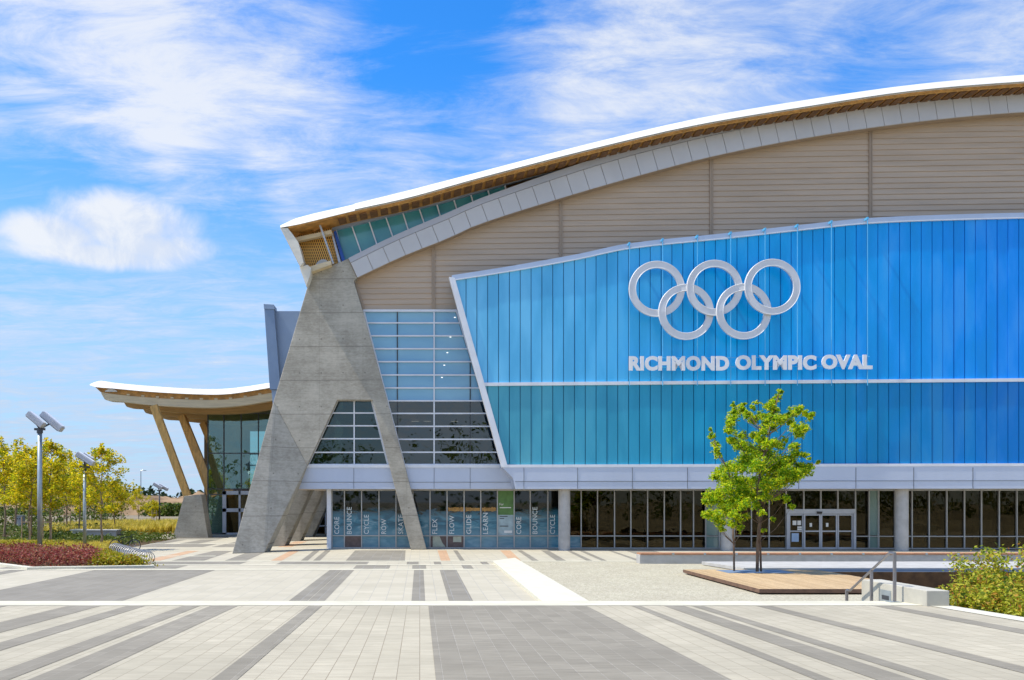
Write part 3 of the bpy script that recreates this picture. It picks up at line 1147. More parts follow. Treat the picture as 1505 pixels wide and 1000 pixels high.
NP = 54
lo_s, hi_s = arc_sample(band_lo, NP), arc_sample(band_hi, NP)
mb = MB()
mb.strip([B(x, y, BAND + .06) for x, y in hi_s], [B(x, y, BAND + .06) for x, y in lo_s], (0, 1.1, 0))
arch = mb.build('arch_band', 'joint_metal', arena)
mb = MB()
lip = [(h[0] + (l[0] - h[0]) * .24, h[1] + (l[1] - h[1]) * .24) for h, l in zip(hi_s, lo_s)]
mb.strip([B(x, y, BAND - .02) for x, y in hi_s], [B(x, y, BAND - .02) for x, y in lip], (0, .3, 0))
mb.build('arch_lip', 'band_lip', arch)
for i in range(NP):
    g = .014
    def q(t, u):
        tt = i + t
        k = min(int(tt), NP - 1); f = tt - k
        h = (hi_s[k][0] + (hi_s[k + 1][0] - hi_s[k][0]) * f, hi_s[k][1] + (hi_s[k + 1][1] - hi_s[k][1]) * f)
        l = (lo_s[k][0] + (lo_s[k + 1][0] - lo_s[k][0]) * f, lo_s[k][1] + (lo_s[k + 1][1] - lo_s[k][1]) * f)
        return (h[0] + (l[0] - h[0]) * u, h[1] + (l[1] - h[1]) * u)
    mb = MB()
    mb.bp([q(g, .26), q(1 - g, .26), q(1 - g, 1.0), q(g, 1.0)], BAND, .1)
    mb.build('arch_panel', 'band_metal', arch)

# clerestory under the eave
ct = [494, 517, 542.4, 567, 592, 616, 642, 667, 692, 717, 742]
cbm = [504.8, 531, 554.4, 578, 600.7, 624, 647.5, 672, 696, 720, 744]
ctop = [(494, 338), (660, 295.6), (742, 272), (790, 259)]
cbot = [(505, 382), (580, 347.5), (660, 313), (744, 279.5), (790, 263)]
mb = MB()
mb.strip([B(x, lerp_at([(488, 331), (660, 288), (800, 251)], x), UW - .2) for x in (488, 570, 660, 740, 830)],
         [B(x, lerp_at(ctop, x), UW - .2) for x in (488, 570, 660, 740, 830)], (0, .2, 0))
cl = mb.build('clerestory', 'clerestory_strip', arena)
for i in range(len(ct) - 1):
    mb = MB()
    mb.bp([(ct[i] + .8, lerp_at(ctop, ct[i]) + .4), (ct[i + 1] - .8, lerp_at(ctop, ct[i + 1]) + .4), (cbm[i + 1] - .8, lerp_at(cbot, cbm[i + 1]) + 3), (cbm[i] + .8, lerp_at(cbot, cbm[i]) + 3)], UW, .05)
    mb.build('clerestory_window', 'clerestory_pane', cl)
mb = MB()
for i in range(len(ct)):
    mb.bar(B(ct[i], lerp_at(ctop, ct[i]), UW - .08), B(cbm[i], lerp_at(cbot, cbm[i]) + 2, UW - .08), .07)
mb.bar(B(494, 338, UW - .1), B(742, 272, UW - .1), .06)
mb.build('clerestory_frame', 'white_frame', cl)

# siding in horizontal laps
mb = MB()
zlo, zhi = 13.22, 24.2
z = zlo
mid_band = [(x, (y + lerp_at(band_lo, x)) / 2) for x, y in band_hi]
while z < zhi:
    z1 = z + .30
    # where the middle of the band passes this height
    xl = None
    for a, b in zip(mid_band, mid_band[1:]):
        za, zb = B(a[0], a[1], UW).z, B(b[0], b[1], UW).z
        if za <= z1 <= zb:
            xl = a[0] + (b[0] - a[0]) * (z1 - za) / max(zb - za, 1e-6)
            break
    if xl is None:
        if z1 > B(1500, lerp_at(mid_band, 1500), UW).z: break
        xl = 518
    xl = max(xl, 522)
    a, b = B(xl, 400, UW), B(1900, 400, UW)
    mb.prism([(a.x, a.y, z1), (a.x, a.y, z), (a.x, a.y - .045, z)], (b.x - a.x, b.y - a.y, 0))
    z = z1
siding = mb.build('siding', 'siding_metal', arena)
mb = MB()
blue_top = smooth_pts([(664, 411), (750, 397.5), (850.5, 379.5), (925, 364), (1070, 348.8), (1221.5, 332), (1275, 327), (1358, 323), (1505, 319), (1700, 316), (1900, 316)])
for x in (637.5, 825, 1046, 1280, 1524):
    y0 = lerp_at(band_lo, x) - 4
    y1 = 457 if x < 660 else lerp_at(blue_top, x) + 4
    for dx in (-2.2, 1.2):
        a, b = B(x + dx, y0, UW - .05), B(x + dx, y1, UW - .05)
        mb.box((a.x - .028, a.y - .05, b.z), (a.x + .028, a.y + .06, a.z))
    a, b = B(x - .5, y0, UW - .03), B(x - .5, y1, UW - .03)
    mb.box((a.x - .06, a.y - .045, b.z), (a.x + .06, a.y + .06, a.z))
# trim under the band and along the buttress
mb.strip([B(x, y - 1, UW - .1) for x, y in lo_s], [B(x, y + 2.2, UW - .1) for x, y in lo_s], (0, .12, 0))
mb.bar(B(522, 412, UW - .08), B(536, 458, UW - .08), .12)
mb.build('siding_trim', 'joint_metal', siding)

# upper windows beside the buttress and inside the A
hy = [457.5, 475, 494, 513, 532, 551.5, 570.5, 589.5, 608, 627, 646, 665, 683]
vx = [530, 584, 638, 691, 745]
EL = ((534.5, 457.5), (594.5, 684)); ER = ((669, 457.5), (738, 684))
nw = 0


def window_cell(poly, pane_mat, frame_parent):
    if len(poly) < 3: return
    area = abs(sum(poly[i][0] * poly[(i + 1) % len(poly)][1] - poly[(i + 1) % len(poly)][0] * poly[i][1] for i in range(len(poly)))) / 2
    if area < 12: return
    mb = MB()
    mb.bp(poly, UW, .04)
    mb.build('window_pane', pane_mat, frame_parent)


mb = MB()
for y in hy:
    xl = EL[0][0] + (EL[1][0] - EL[0][0]) * (y - 457.5) / 226.5
    xr = ER[0][0] + (ER[1][0] - ER[0][0]) * (y - 457.5) / 226.5
    mb.bar(B(xl - 3, y, UW - .04), B(xr + 8, y, UW - .04), .075, .12)
mb.bar(B(638, 457, UW - .06), B(638, 684, UW - .06), .07, .1)
mb.bar(B(EL[0][0], 457, UW - .06), B(EL[1][0], 684, UW - .06), .10, .12)
mb.bar(B(ER[0][0] + 2, 457, UW - .06), B(ER[1][0] + 2, 684, UW - .06), .10, .12)
mb.bar(B(534, 457, UW - .08), B(672, 457, UW - .08), .12, .14)
upper_win = mb.build('upper_window', 'white_frame', arena)
mb = MB()
for x in (584, 691):
    yb = 684 if x > 600 else 640
    yt = 457 if x < 600 else 530
    mb.bar(B(x, yt, UW - .02), B(x, yb, UW - .02), .055, .06)
mb.build('dark_mullion', 'gasket', upper_win)
for i in range(len(hy) - 1):
    for j in range(len(vx) - 1):
        poly = [(vx[j], hy[i]), (vx[j + 1], hy[i]), (vx[j + 1], hy[i + 1]), (vx[j], hy[i + 1])]
        poly = clip(poly, EL[0], EL[1])
        poly = clip(poly, ER[1], ER[0]) if poly else poly
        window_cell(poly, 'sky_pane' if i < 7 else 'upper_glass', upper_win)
AL = ((495.7, 588), (451.5, 684)); AR = ((547, 588), (571.5, 684))
mb = MB()
for y in (589, 607.4, 626.2, 645.2, 665.2, 683):
    t = (y - 588) / 96
    mb.bar(B(AL[0][0] + (AL[1][0] - AL[0][0]) * t - 1, y, UW - .04), B(AR[0][0] + (AR[1][0] - AR[0][0]) * t + 1, y, UW - .04), .07, .12)
mb.bar(B(520.6, 588, UW - .06), B(520.6, 684, UW - .06), .07, .1)
mb.bar(B(AL[0][0] + 1, 588, UW - .06), B(AL[1][0] + 1, 684, UW - .06), .1, .12)
mb.bar(B(AR[0][0] - 1, 588, UW - .06), B(AR[1][0] - 1, 684, UW - .06), .1, .12)
a_win = mb.build('arch_window', 'white_frame', arena)
ay = [588, 607.4, 626.2, 645.2, 665.2, 684]
for i in range(5):
    for j in range(2):
        poly = [((440, 520.6)[j], ay[i]), ((520.6, 580)[j], ay[i]), ((520.6, 580)[j], ay[i + 1]), ((440, 520.6)[j], ay[i + 1])]
        poly = clip(poly, AR[1], AR[0]); poly = clip(poly, AL[0], AL[1])
        window_cell(poly, 'green_glass', a_win)

# fascia over the ground floor
mb = MB()
mb.bp([(431, 719), (452, 684.5), (760, 684.5), (760, 719)], 46.72, .5)
f1 = mb.build('fascia', 'fascia_metal', arena)
mb = MB()
mb.bp([(450, 683), (742, 683), (742, 687.5), (448, 687.5)], 46.66, .2)
mb.build('fascia_sill', 'white_frame', f1)
mb = MB()
mb.bar(B(440, 709, 46.71), B(752, 709, 46.71), .016, .02)
for x in (520, 638, 691): mb.bar(B(x, 688, 46.71), B(x, 718.5, 46.71), .014, .02)
mb.build('fascia_seam', 'gasket', f1)
mb = MB()
mb.strip([B(738, 686.5, BLU - .1), B(753, 686.5, BLU - .1), B(1900, 683.5, BLU - .1)], [B(754, 703, BLU - .1), B(757.5, 719, BLU - .1), B(1900, 718, BLU - .1)], (0, 2.0, 0))
f2 = mb.build('fascia', 'fascia_metal', arena)
mb = MB()
mb.bar(B(757, 708, BLU - .11), B(1900, 706, BLU - .11), .016, .02)
for x in (770, 849, 929.5, 1010.5, 1091.5, 1174, 1258, 1343, 1430, 1515): mb.bar(B(x, 687.5, BLU - .11), B(x, 718.5, BLU - .11), .014, .02)
mb.build('fascia_seam', 'gasket', f2)
# soffit over the pavement
mb = MB()
mb.prism([B(432, 719.3, 46.75), B(757, 719.3, 46.75), B(757, 719.3, BLU + .05), B(1900, 718.3, BLU + .05), B(1900, 717.6, GF + .3), B(432, 718.9, GF + .3)], (0, 0, .12))
mb.build('soffit', 'soffit_board', arena)
mb = MB()
mb.prism([B(436, 720.2, 47.6), B(486, 720.2, 47.6), P(505, 722.5, 69), P(492, 722.5, 69)], (0, 0, .15))
mb.build('soffit', 'soffit_board', arena)

# blue panel wall
PW = 15.93
mb = MB()
mid_y = lambda x: 565.0 - (x - 712) * .0082
bot_y = lambda x: 684.2 - (x - 740) * .0026
mb.strip([B(x, lerp_at(blue_top, x), BLU + .10) for x, _ in blue_top], [B(x, (684 if x > 741 else 411 + (x - 664) * 3.53), BLU + .10) for x, _ in blue_top], (0, 1.45, 0))
wall = mb.build('blue_wall', 'seam_blue', arena)
BL = ((664.5, 411), (741.5, 684))
x = 669.0
while x < 1512:
    for row in (0, 1):
        xa, xb = x + .5, x + PW - .5
        if row == 0: poly = [(xa, lerp_at(blue_top, xa)), (xb, lerp_at(blue_top, xb)), (xb, mid_y(xb)), (xa, mid_y(xa))]
        else: poly = [(xa, mid_y(xa)), (xb, mid_y(xb)), (xb, bot_y(xb)), (xa, bot_y(xa))]
        if xa < 745:
            poly = clip(poly, BL[0], BL[1])
            if len(poly) < 3: continue
        mb = MB()
        dd = random.uniform(-.012, .012)
        cxx = sum(p[0] for p in poly) / len(poly); cyy = sum(p[1] for p in poly) / len(poly)
        mb.bp(poly, BLU + dd, .08)
        mb.build('wall_panel', 'blue_upper' if row == 0 else 'blue_lower', wall, origin=B(cxx, cyy, BLU))
    x += PW
for row in (0, 1):      # the same panels beyond the frame, one part per row
    mb = MB()
    q = x
    while q < 1890:
        xa, xb = q + .5, q + PW - .5
        if row == 0: mb.bp([(xa, lerp_at(blue_top, xa)), (xb, lerp_at(blue_top, xb)), (xb, mid_y(xb)), (xa, mid_y(xa))], BLU, .08)
        else: mb.bp([(xa, mid_y(xa)), (xb, mid_y(xb)), (xb, bot_y(xb)), (xa, bot_y(xa))], BLU, .08)
        q += PW
    struct(mb.build('wall_panel', 'blue_upper' if row == 0 else 'blue_lower', wall, origin=B(1700, 500, BLU)), 'stuff')
mb = MB()
mb.bp([(660, 407), (668.5, 408.5), (746.5, 687), (738, 687)], BLU - .14, .5)
mb.build('wall_frame', 'white_frame', wall)
mb = MB()
mb.strip([B(x, lerp_at(blue_top, x) - 6.2, BLU - .10) for x, _ in blue_top], [B(x, lerp_at(blue_top, x) + .6, BLU - .10) for x, _ in blue_top], (0, 1.55, 0))
mb.build('wall_coping', 'cap_metal', wall)
mb = MB()
mb.strip([B(x, lerp_at(blue_top, x) + .4, BLU - .12) for x, _ in blue_top], [B(x, lerp_at(blue_top, x) + 1.7, BLU - .12) for x, _ in blue_top], (0, .14, 0))
mb.strip([B(710, mid_y(710) - 2.4, BLU - .10), B(1900, mid_y(1900) - 2.4, BLU - .10)], [B(710, mid_y(710) + 2.4, BLU - .10), B(1900, mid_y(1900) + 2.4, BLU - .10)], (0, .12, 0))
mb.strip([B(740, bot_y(740) - 1, BLU - .12), B(1900, bot_y(1900) - 1, BLU - .12)], [B(740, bot_y(740) + 3, BLU - .12), B(1900, bot_y(1900) + 3, BLU - .12)], (0, .2, 0))
mb.build('wall_rail', 'white_frame', wall)

# ground-floor glazing
gx1 = [488, 506.3, 531.5, 557, 582, 607, 632, 657, 682, 706.5, 731, 755.5, 779.2, 805, 829, 854, 878, 903, 927, 951.6, 976, 1000, 1019, 1037, 1057, 1079, 1104, 1130, 1155]
gx2 = [1257, 1277, 1291, 1315, 1340, 1365, 1391, 1417, 1442, 1468, 1494, 1520, 1546, 1572, 1598, 1624, 1650, 1676, 1702]
YT, YR, YB = 720.5, 787.5, 806.5
mb = MB()
for a, b in ((484, 1155), (1257, 1705)):
    for y, th in ((YT, .09), (YR, .05), (YB - .8, .09)):
        yy = y if y < 740 else y + (a - 484) * .0012
        mb.bar(B(a, yy, GF - .03), B(b, y + ((b - 484) * .0012 if y > 740 else -.3), GF - .03), th, .1)
for x in gx1 + gx2: mb.bar(B(x, YT, GF - .04), B(x, YB + (x - 484) * .0012, GF - .04), .055, .11)
mb.bar(B(1155, YT, GF - .03), B(1257, YT, GF - .03), .09, .1)
for x in (1181, 1206, 1231): mb.bar(B(x, YT, GF - .04), B(x, 749, GF - .04), .055, .11)
shop = mb.build('shopfront', 'mullion_metal', arena)
mb = MB()
mb.bar(B(483.8, 719, GF - .2), B(483.8, 807, GF - .2), .24, .3)
mb.build('corner_post', 'white_frame', shop)
mb = MB()
mb.bar(B(482, 808.2, GF - .05), B(1155, 809, GF - .05), .16, .12)
mb.bar(B(1257, 809, GF - .05), B(1705, 809.2, GF - .05), .16, .12)
mb.build('plinth', 'gasket', shop)


def gpane(xa, xb, ya, yb, m_, off=0.0):
    mb = MB()
    mb.bp([(xa + .7, ya + .8), (xb - .7, ya + .8), (xb - .7, yb - .6), (xa + .7, yb - .6)], GF + off, .03)
    return mb.build('shop_window', m_, shop)


gw = MB()
words = {0: 'CORE', 1: 'BOUNCE', 2: 'CYCLE', 3: 'ROW', 4: 'SKATE', 6: 'FLEX', 7: 'FLOW', 8: 'GLIDE', 9: 'LEARN', 11: 'CORE', 12: 'BOUNCE', 13: 'CYCLE'}
wlen = {'CORE': 25, 'BOUNCE': 39.5, 'CYCLE': 28, 'ROW': 22, 'SKATE': 28, 'FLEX': 22, 'FLOW': 27, 'GLIDE': 28, 'LEARN': 31}
for i in range(len(gx1) - 1):
    xa, xb = gx1[i], gx1[i + 1]
    film = i <= 13
    if i == 10: m_up, m_dn = 'poster_pale', 'film_wave'
    elif film: m_up, m_dn = ('film_wave_deep' if i >= 11 else 'film_wave'), 'film_wave'
    else: m_up, m_dn = ('clear_glass', 'film_wave_deep' if i == 14 else 'clear_glass')
    if i == 23: m_up = m_dn = 'pale_pane'
    if i == 1: m_dn = 'brown_film'
    if i == 6 or i == 7: m_dn = 'brown_film'
    p = gpane(xa, xb, YT, YR, m_up)
    gpane(xa, xb, YR, YB + (xa - 484) * .0012, m_dn)
    if i in words:
        t = words[i]
        L = wlen[t]
        c = B(xa + 10.6, 785, GF - .035)
        hgt = 7.2 * c.y / F
        vs, fs = text_mesh('lettering', t, 'letter_film', p, c, L * c.y / F, hgt, bold=.006, depth=.01, track=1.06)
        gw = MB()
        gw.v = [Vector((c.x - v[1], c.y - .004 - v[2], c.z + v[0])) for v in vs]
        gw.f = fs
        gw.build('lettering', 'letter_film', p)
    if i == 10:
        mb = MB(); mb.bp([(731.8, 721.5), (755, 721.5), (755, 757), (731.8, 757)], GF - .012, .008)
        po = mb.build('poster', 'poster_green', p)
        c = B(734, 743, GF - .02)
        vs, fs = text_mesh('lettering', 'For Lease', 'paper', p, c, 18 * c.y / F, 3.4 * c.y / F, bold=.004, depth=.006)
        gw = MB(); gw.v = [Vector((c.x + v[0], c.y - v[2], c.z + v[1])) for v in vs]; gw.f = fs
        gw.build('lettering', 'paper', po)
        for y, x2 in ((746.5, 751), (759.5, 746), (762.5, 741), (773.6, 747)):
            mb = MB(); mb.bp([(734.5, y - .7), (x2, y - .7), (x2, y + .5), (734.5, y + .5)], GF - .02, .006)
            mb.build('lettering', 'paper' if y < 757 else 'dark_steel', po)
        mb = MB(); mb.bp([(741, 780), (752.5, 780), (752.5, 783.5), (741, 783.5)], GF - .012, .006); mb.build('lettering', 'paper', po)
for i in range(len(gx2) - 1):
    m_ = 'pale_pane' if i == 1 else 'clear_glass'
    gpane(gx2[i], gx2[i + 1], YT, YR, m_)
    gpane(gx2[i], gx2[i + 1], YR, YB + (gx2[i] - 484) * .0012, m_)
for a, b in ((1155, 1181), (1181, 1206), (1206, 1231), (1231, 1257)): gpane(a, b, YT, 748.5, 'clear_glass')
mb = MB()
mb.bp([(636, 788.5), (646, 788.5), (650, 798), (655, 804), (636, 804)], GF - .01, .008)
mb.build('window_decal', 'cream_film', shop)
mb = MB()
mb.bp([(666, 789), (678, 789), (678, 797), (666, 797)], GF - .01, .008)
mb.build('window_decal', 'cream_film', shop)
# amber speed lines printed on the film
mb = MB()
x = 659.0
while x < 729:
    if not any(abs(x - q) < 1.6 for q in (682, 706.5)):
        h = random.uniform(2, 5)
        mb.bp([(x, 748 - h * .5), (x + 1.0, 748 - h * .6), (x + 1.2, 750 + h * .4), (x + .1, 750 + h * .5)], GF - .012, .008)
    x += 1.5
simple('amber_film', (.52, .27, .06), .5, 0, .3, 6)
mb.build('window_decal', 'amber_film', shop)

# sliding entrance doors
door_r = MB()
for a, b in (((1156, 748.8), (1256.5, 748.8)),): door_r.bp([(1155.5, 748.5), (1257, 748.5), (1257, 755.5), (1155.5, 755.5)], GF - .12, .25)
for x in (1157, 1255.2): door_r.bar(B(x, 755, GF - .08), B(x, 807.4, GF - .08), .13, .2)
door = door_r.build('entrance_door', 'silver', arena)
dx = [1159, 1181, 1206, 1230.5, 1253.5]
for i in range(4):
    xa, xb = dx[i], dx[i + 1]
    mb = MB()
    d_ = GF - (.10 if i in (1, 2) else .05)
    for a, b, th in (((xa + 1, 757), (xb - 1, 757), .07), ((xa + 1, 781), (xb - 1, 781), .07), ((xa + 1, 806), (xb - 1, 806), .11)): mb.bar(B(*a, d_), B(*b, d_), th, .06)
    for xx in (xa + 1.2, xb - 1.2): mb.bar(B(xx, 756, d_), B(xx, 807, d_), .075, .065)
    lf = mb.build('door_leaf', 'silver', door)
    mb = MB(); mb.bp([(xa + 2, 757), (xb - 2, 757), (xb - 2, 806), (xa + 2, 806)], d_ + .02, .02)
    mb.build('door_glass', 'clear_glass', lf)
    if i in (1, 2):
        mb = MB(); mb.bp([(xa + (9 if i == 1 else 8), 769), (xa + (12.5 if i == 1 else 11.5), 769), (xa + (12.5 if i == 1 else 11.5), 774.5), (xa + (9 if i == 1 else 8), 774.5)], d_ - .02, .015)
        mb.build('notice', 'paper', lf)
    if i == 0:
        for q, m_ in (((1165, 765.5, 1170.5, 772), 'paper'), ((1172, 765.5, 1177.5, 772), 'paper'), ((1172, 774, 1178.5, 776.4), 'paper'), ((1172, 777, 1178.5, 779.4), 'paper'), ((1163.5, 784, 1174, 796.5), 'paper_blue')):
            mb = MB(); mb.bp([(q[0], q[1]), (q[2], q[1]), (q[2], q[3]), (q[0], q[3])], d_ - .02, .015); mb.build('notice', m_, lf)
mb = MB(); mb.bp([(1201, 752.2), (1209, 752.2), (1208, 755.2), (1202, 755.2)], GF - .2, .1); mb.build('door_sensor', 'black', door)

# columns under the overhang
for xc in (829.3, 1068, 1325.5, 1585):
    D = FD(xc, 45.95)
    X = (xc - CX) / F * D
    mb = MB()
    zt = H + (CY - 718.5) / F * D
    mb.cyl((X, D, -.02), (X, D, zt), .315, 28)
    mb.build('column', 'bench_concrete', arena, smooth=False)

# rooms behind the glass and the body of the building
XR = 62.0
mb = MB()
mb.box((-4.6, 47.9, -.02), (XR, 57.9, .03))
mb.build('floor', 'interior_floor', arena)
mb = MB()
mb.box((-4.6, 47.75, 3.36), (XR, 57.9, 4.35))
mb.build('ceiling', 'interior_pale', arena)
mb = MB()
mb.box((-4.7, 58.0, -.02), (XR, 58.3, 14.0))
back = mb.build('back_wall', 'interior', arena)
for k in range(24):    # counters, doors and lockers along the back of the rooms
    x0 = -3 + k * 1.9 + random.uniform(-.3, .3)
    mb = MB()
    h = random.choice((.9, 1.1, 2.1, 2.2, 1.4)); wd = random.uniform(.5, 1.3); yy = random.uniform(51, 57)
    mb.box((x0, yy, .03), (x0 + wd, yy + .5, h))
    mb.build('furniture', random.choice(('interior', 'interior_pale', 'wood_dark', 'slate_metal')), arena)
for k in range(7):
    mb = MB()
    x0 = -2.6 + k * 1.35
    mb.box((x0, 51 + (k % 3), 4.4), (x0 + .8, 51.6 + (k % 3), 5.2 + .3 * (k % 2)))
    mb.build('furniture', random.choice(('interior_pale', 'slate_metal', 'wood_dark')), arena)
mb = MB()
mb.box((-5, 47.5, 7.6), (6, 57.9, 7.75))
mb.build('ceiling', 'interior_pale', arena)
for x, y in ((610, 616), (668, 616), (628, 616)):
    mb = MB()
    c = P(x, y, 51.5)
    mb.box((c.x - .22, 51.4, 7.46), (c.x + .22, 51.46, 7.49))
    mb.build('ceiling_lamp', 'ceiling_lamp', arena)
for x, y in ((668.5, 466.8), (662, 495.5), (657.5, 518.5), (653, 537), (649.5, 555)):   # downlights seen in the panes
    mb = MB()
    c = B(x, y, UW - .015)
    mb.box((c.x - .045, c.y - .004, c.z - .022), (c.x + .045, c.y + .004, c.z + .022))
    mb.build('downlight', 'ceiling_lamp', upper_win)
# outer shell: side wall and the bulk under the roof
mb = MB()
side = [(462, 405), (472, 402), (462, 684), (492, 719), (487, 806), (484.5, 806), (482, 724), (450, 690)]
mb.prism([B(x, y, 47.75) for x, y in side], (0, 11, 0))
mb.build('side_wall', 'slate_metal', arena)
mb = MB()
bx = [478, 540, 620, 720, 860, 1021, 1181, 1342, 1505, 1700, 1890]
top_pts = [B(x, lerp_at(roof_bot, x) + 4, ROOF + 2) for x in bx]
mb.strip([Vector((p.x, 58.4, p.z)) for p in top_pts], [Vector((p.x, 58.4, -.02)) for p in top_pts], (0, 46, 0))
mb.build('hall', 'slate_metal', arena)
mb = MB()
e = top_pts[-1]
mb.box((e.x - .2, 46.5, -.02), (e.x, 58.3, e.z))
mb.build('side_wall', 'slate_metal', arena)
mb = MB()   # dark backing behind siding and coloured wall
mb.strip([Vector((p.x, 47.35 - K * p.x + .2, p.z)) for p in top_pts[1:]], [Vector((p.x, 47.35 - K * p.x + .2, 12.9)) for p in top_pts[1:]], (0, .2, 0))
mb.strip([B(x, 480, UW + .25) for x in (690, 1890)], [B(x, 719, UW + .25) for x in (752, 1890)], (0, .15, 0))
mb.build('inner_wall', 'interior', arena)

# glazing of the rear entrance, seen between the legs
mb = MB()
for x in (392, 418, 440, 462, 478.5): mb.bar(P(x, 722, 69.5), P(x, 787, 69.5), .09)
for y in (722, 773, 786): mb.bar(P(380, y, 69.5), P(500, y, 69.5), .09)
rg = mb.build('rear_window', 'white_frame', arena)
mb = MB(); mb.prism([P(380, 722, 69.6), P(505, 722, 69.6), P(505, 787, 69.6), P(380, 787, 69.6)], (0, .05, 0))
mb.build('rear_pane', 'clear_glass', rg)
mb = MB(); mb.box((-14, 73, -.02), (-4.8, 73.2, 4)); mb.build('rear_wall', 'interior', arena)

# ------------------------------------------------------------------ emblem and lettering on the blue wall
SG = 44.75
emb = thing('ring_emblem', 'five interlocked silver rings mounted high on the blue panel wall', 'emblem', B(1049, 500, SG))
rings = [(964.7, 425.5, 0), (1049.3, 424, 0), (1134.2, 422.5, 0), (1007.7, 459.3, 1), (1092.3, 458.6, 1)]
for cx_, cy_, low_r in rings:
    c = B(cx_, cy_, SG)
    ro = 40.9 * c.y / F; ri = 30.6 * c.y / F; bev = .035
    prof = [(ri, 0), (ri, .12), (ri + bev * .5, .135), (ri + bev, .12), (ro - bev, .12), (ro - bev * .5, .135), (ro, .12), (ro, 0)]
    n = 112
    mb = MB()
    kn = [(-40, -1), (0, -1), (55, 0), (76, 1), (104, -1), (125, 0), (180, 1), (270, 0), (320, -1)]
    for i in range(n):
        t = 2 * math.pi * i / n
        off = .055 * lerp_at(kn, math.degrees(t)) if low_r else 0.0
        for r_, d_ in prof:
            mb.v.append(Vector((c.x + r_ * math.cos(t), c.y - d_ - off, c.z + r_ * math.sin(t))))
    m_ = len(prof)
    for i in range(n):
        for j in range(m_):
            a = i * m_ + j; b = i * m_ + (j + 1) % m_
            q = ((i + 1) % n) * m_
            mb.f.append([a, b, q + (j + 1) % m_, q + j])
    mb.build('ring', 'ring_metal', emb)

sign = thing('wall_sign', 'silver capital letters naming the oval, mounted on cables below the five rings', 'sign', B(1100, 545, SG))


def islands(vs, fs):
    key = {}
    rep = []
    for v in vs:
        k = (round(v[0], 4), round(v[1], 4), round(v[2], 4))
        rep.append(key.setdefault(k, len(key)))
    par = list(range(len(key)))

    def find(a):
        while par[a] != a:
            par[a] = par[par[a]]; a = par[a]
        return a
    for f in fs:
        r0 = find(rep[f[0]])
        for i in f[1:]: par[find(rep[i])] = r0
    out = {}
    for f in fs: out.setdefault(find(rep[f[0]]), []).append(f)
    return list(out.values())


for txt, xa, xb in (('RICHMOND', 924.5, 1071.5), ('OLYMPIC', 1081, 1199.5), ('OVAL', 1207.5, 1282)):
    yb_ = 545.2 - (xa - 924) * .0075
    c = B(xa, yb_, SG)
    c2 = B(xb, yb_, SG)
    hh = 21.6 * c.y / F
    vs, fs = text_mesh('letter', txt, 'silver', sign, c, (c2 - c).length, hh, bold=.052, depth=.07, track=1.06)
    dirx = (c2 - c).normalized()
    for isl in islands(vs, fs):
        idx = {}
        mb = MB()
        for f in isl:
            ff = []
            for i in f:
                if i not in idx:
                    idx[i] = len(mb.v)
                    v = vs[i]
                    mb.v.append(c + dirx * v[0] + Vector((0, -v[2], v[1])))
                ff.append(idx[i])
            mb.f.append(ff)
        mb.build('letter', 'sign_white', sign)
for x in (925, 974, 1025, 1074, 1124.5, 1172, 1222, 1275):
    mb = MB()
    yt = lerp_at(blue_top, x) - 7
    a, b = B(x, yt, SG + .32), B(x, 567, SG + .32)
    mb.cyl(a, b, .022, 8)
    mb.box((a.x - .04, a.y - .05, a.z - .10), (a.x + .04, a.y + .45, a.z + .02))
    mb.build('cable', 'cable_blue', sign)
mb = MB()
for y in (527, 540.5):
    mb.cyl(B(925, y, SG + .30), B(1278, y - 2.6, SG + .30), .022, 8)
mb.build('sign_rail', 'cable_blue', sign)

# ------------------------------------------------------------------ entrance pavilion at the side
pav = thing('entrance_pavilion', 'glazed entrance pavilion under a sagging timber roof, behind the concrete legs', 'building', (-16, 66, 0))
PT = smooth_pts([(132, 565), (141, 561.5), (150, 560), (170, 563), (239.6, 569), (299.4, 572), (339, 571), (395, 563), (460, 552)])
PBm = smooth_pts([(132, 566.5), (140, 569), (170, 571.5), (219.7, 576), (299, 580), (339, 579), (397, 570), (460, 559)])
PWd = smooth_pts([(142, 571), (150, 577.5), (225.6, 585.5), (299, 588.5), (339, 587.5), (397, 578.5), (460, 567)])
PBe = smooth_pts([(149, 579), (155, 588), (180, 591), (225.6, 596), (299, 599.5), (349, 597), (399, 589), (460, 578)])
PD = 62.0
mb = MB()
mb.strip([P(x, y, PD + .8) for x, y in PT], [P(x, lerp_at(PBm, x), PD) for x, y in PT], (0, 20, 0))
proof = mb.build('roof', 'white_roof', pav)
mb = MB()
mb.strip([P(x, lerp_at(PBm, x) + .2, PD + .35) for x, y in PT[3:]], [P(x, lerp_at(PWd, x), PD + .35) for x, y in PT[3:]], (0, 19.4, 0))
mb.build('roof_soffit', 'wood_soffit', proof)
mb = MB()
x = 186.0
while x < 400:
    y = lerp_at(PWd, x)
    mb.bp([(x, y - 3), (x + 4.5, y - 3), (x + 4.5, y - 1), (x, y - 1)], 1, 0) if False else mb.prism([P(x, y - 3.2, PD + .25), P(x + 4.5, y - 3.0, PD + .25), P(x + 4.5, y - .8, PD + .25), P(x, y - 1, PD + .25)], (0, .3, 0))
    x += 21.5
mb.build('purlin_end', 'wood_pale', proof)
mb = MB()
q = [(152 + 9 * math.cos(math.pi * t / 8) + 11, 576 - 4 * math.sin(math.pi * t / 8)) for t in range(9)]
mb.prism([P(x, y, PD + .2) for x, y in q], (0, .2, 0))
mb.build('roof_panel', 'white_roof', proof)
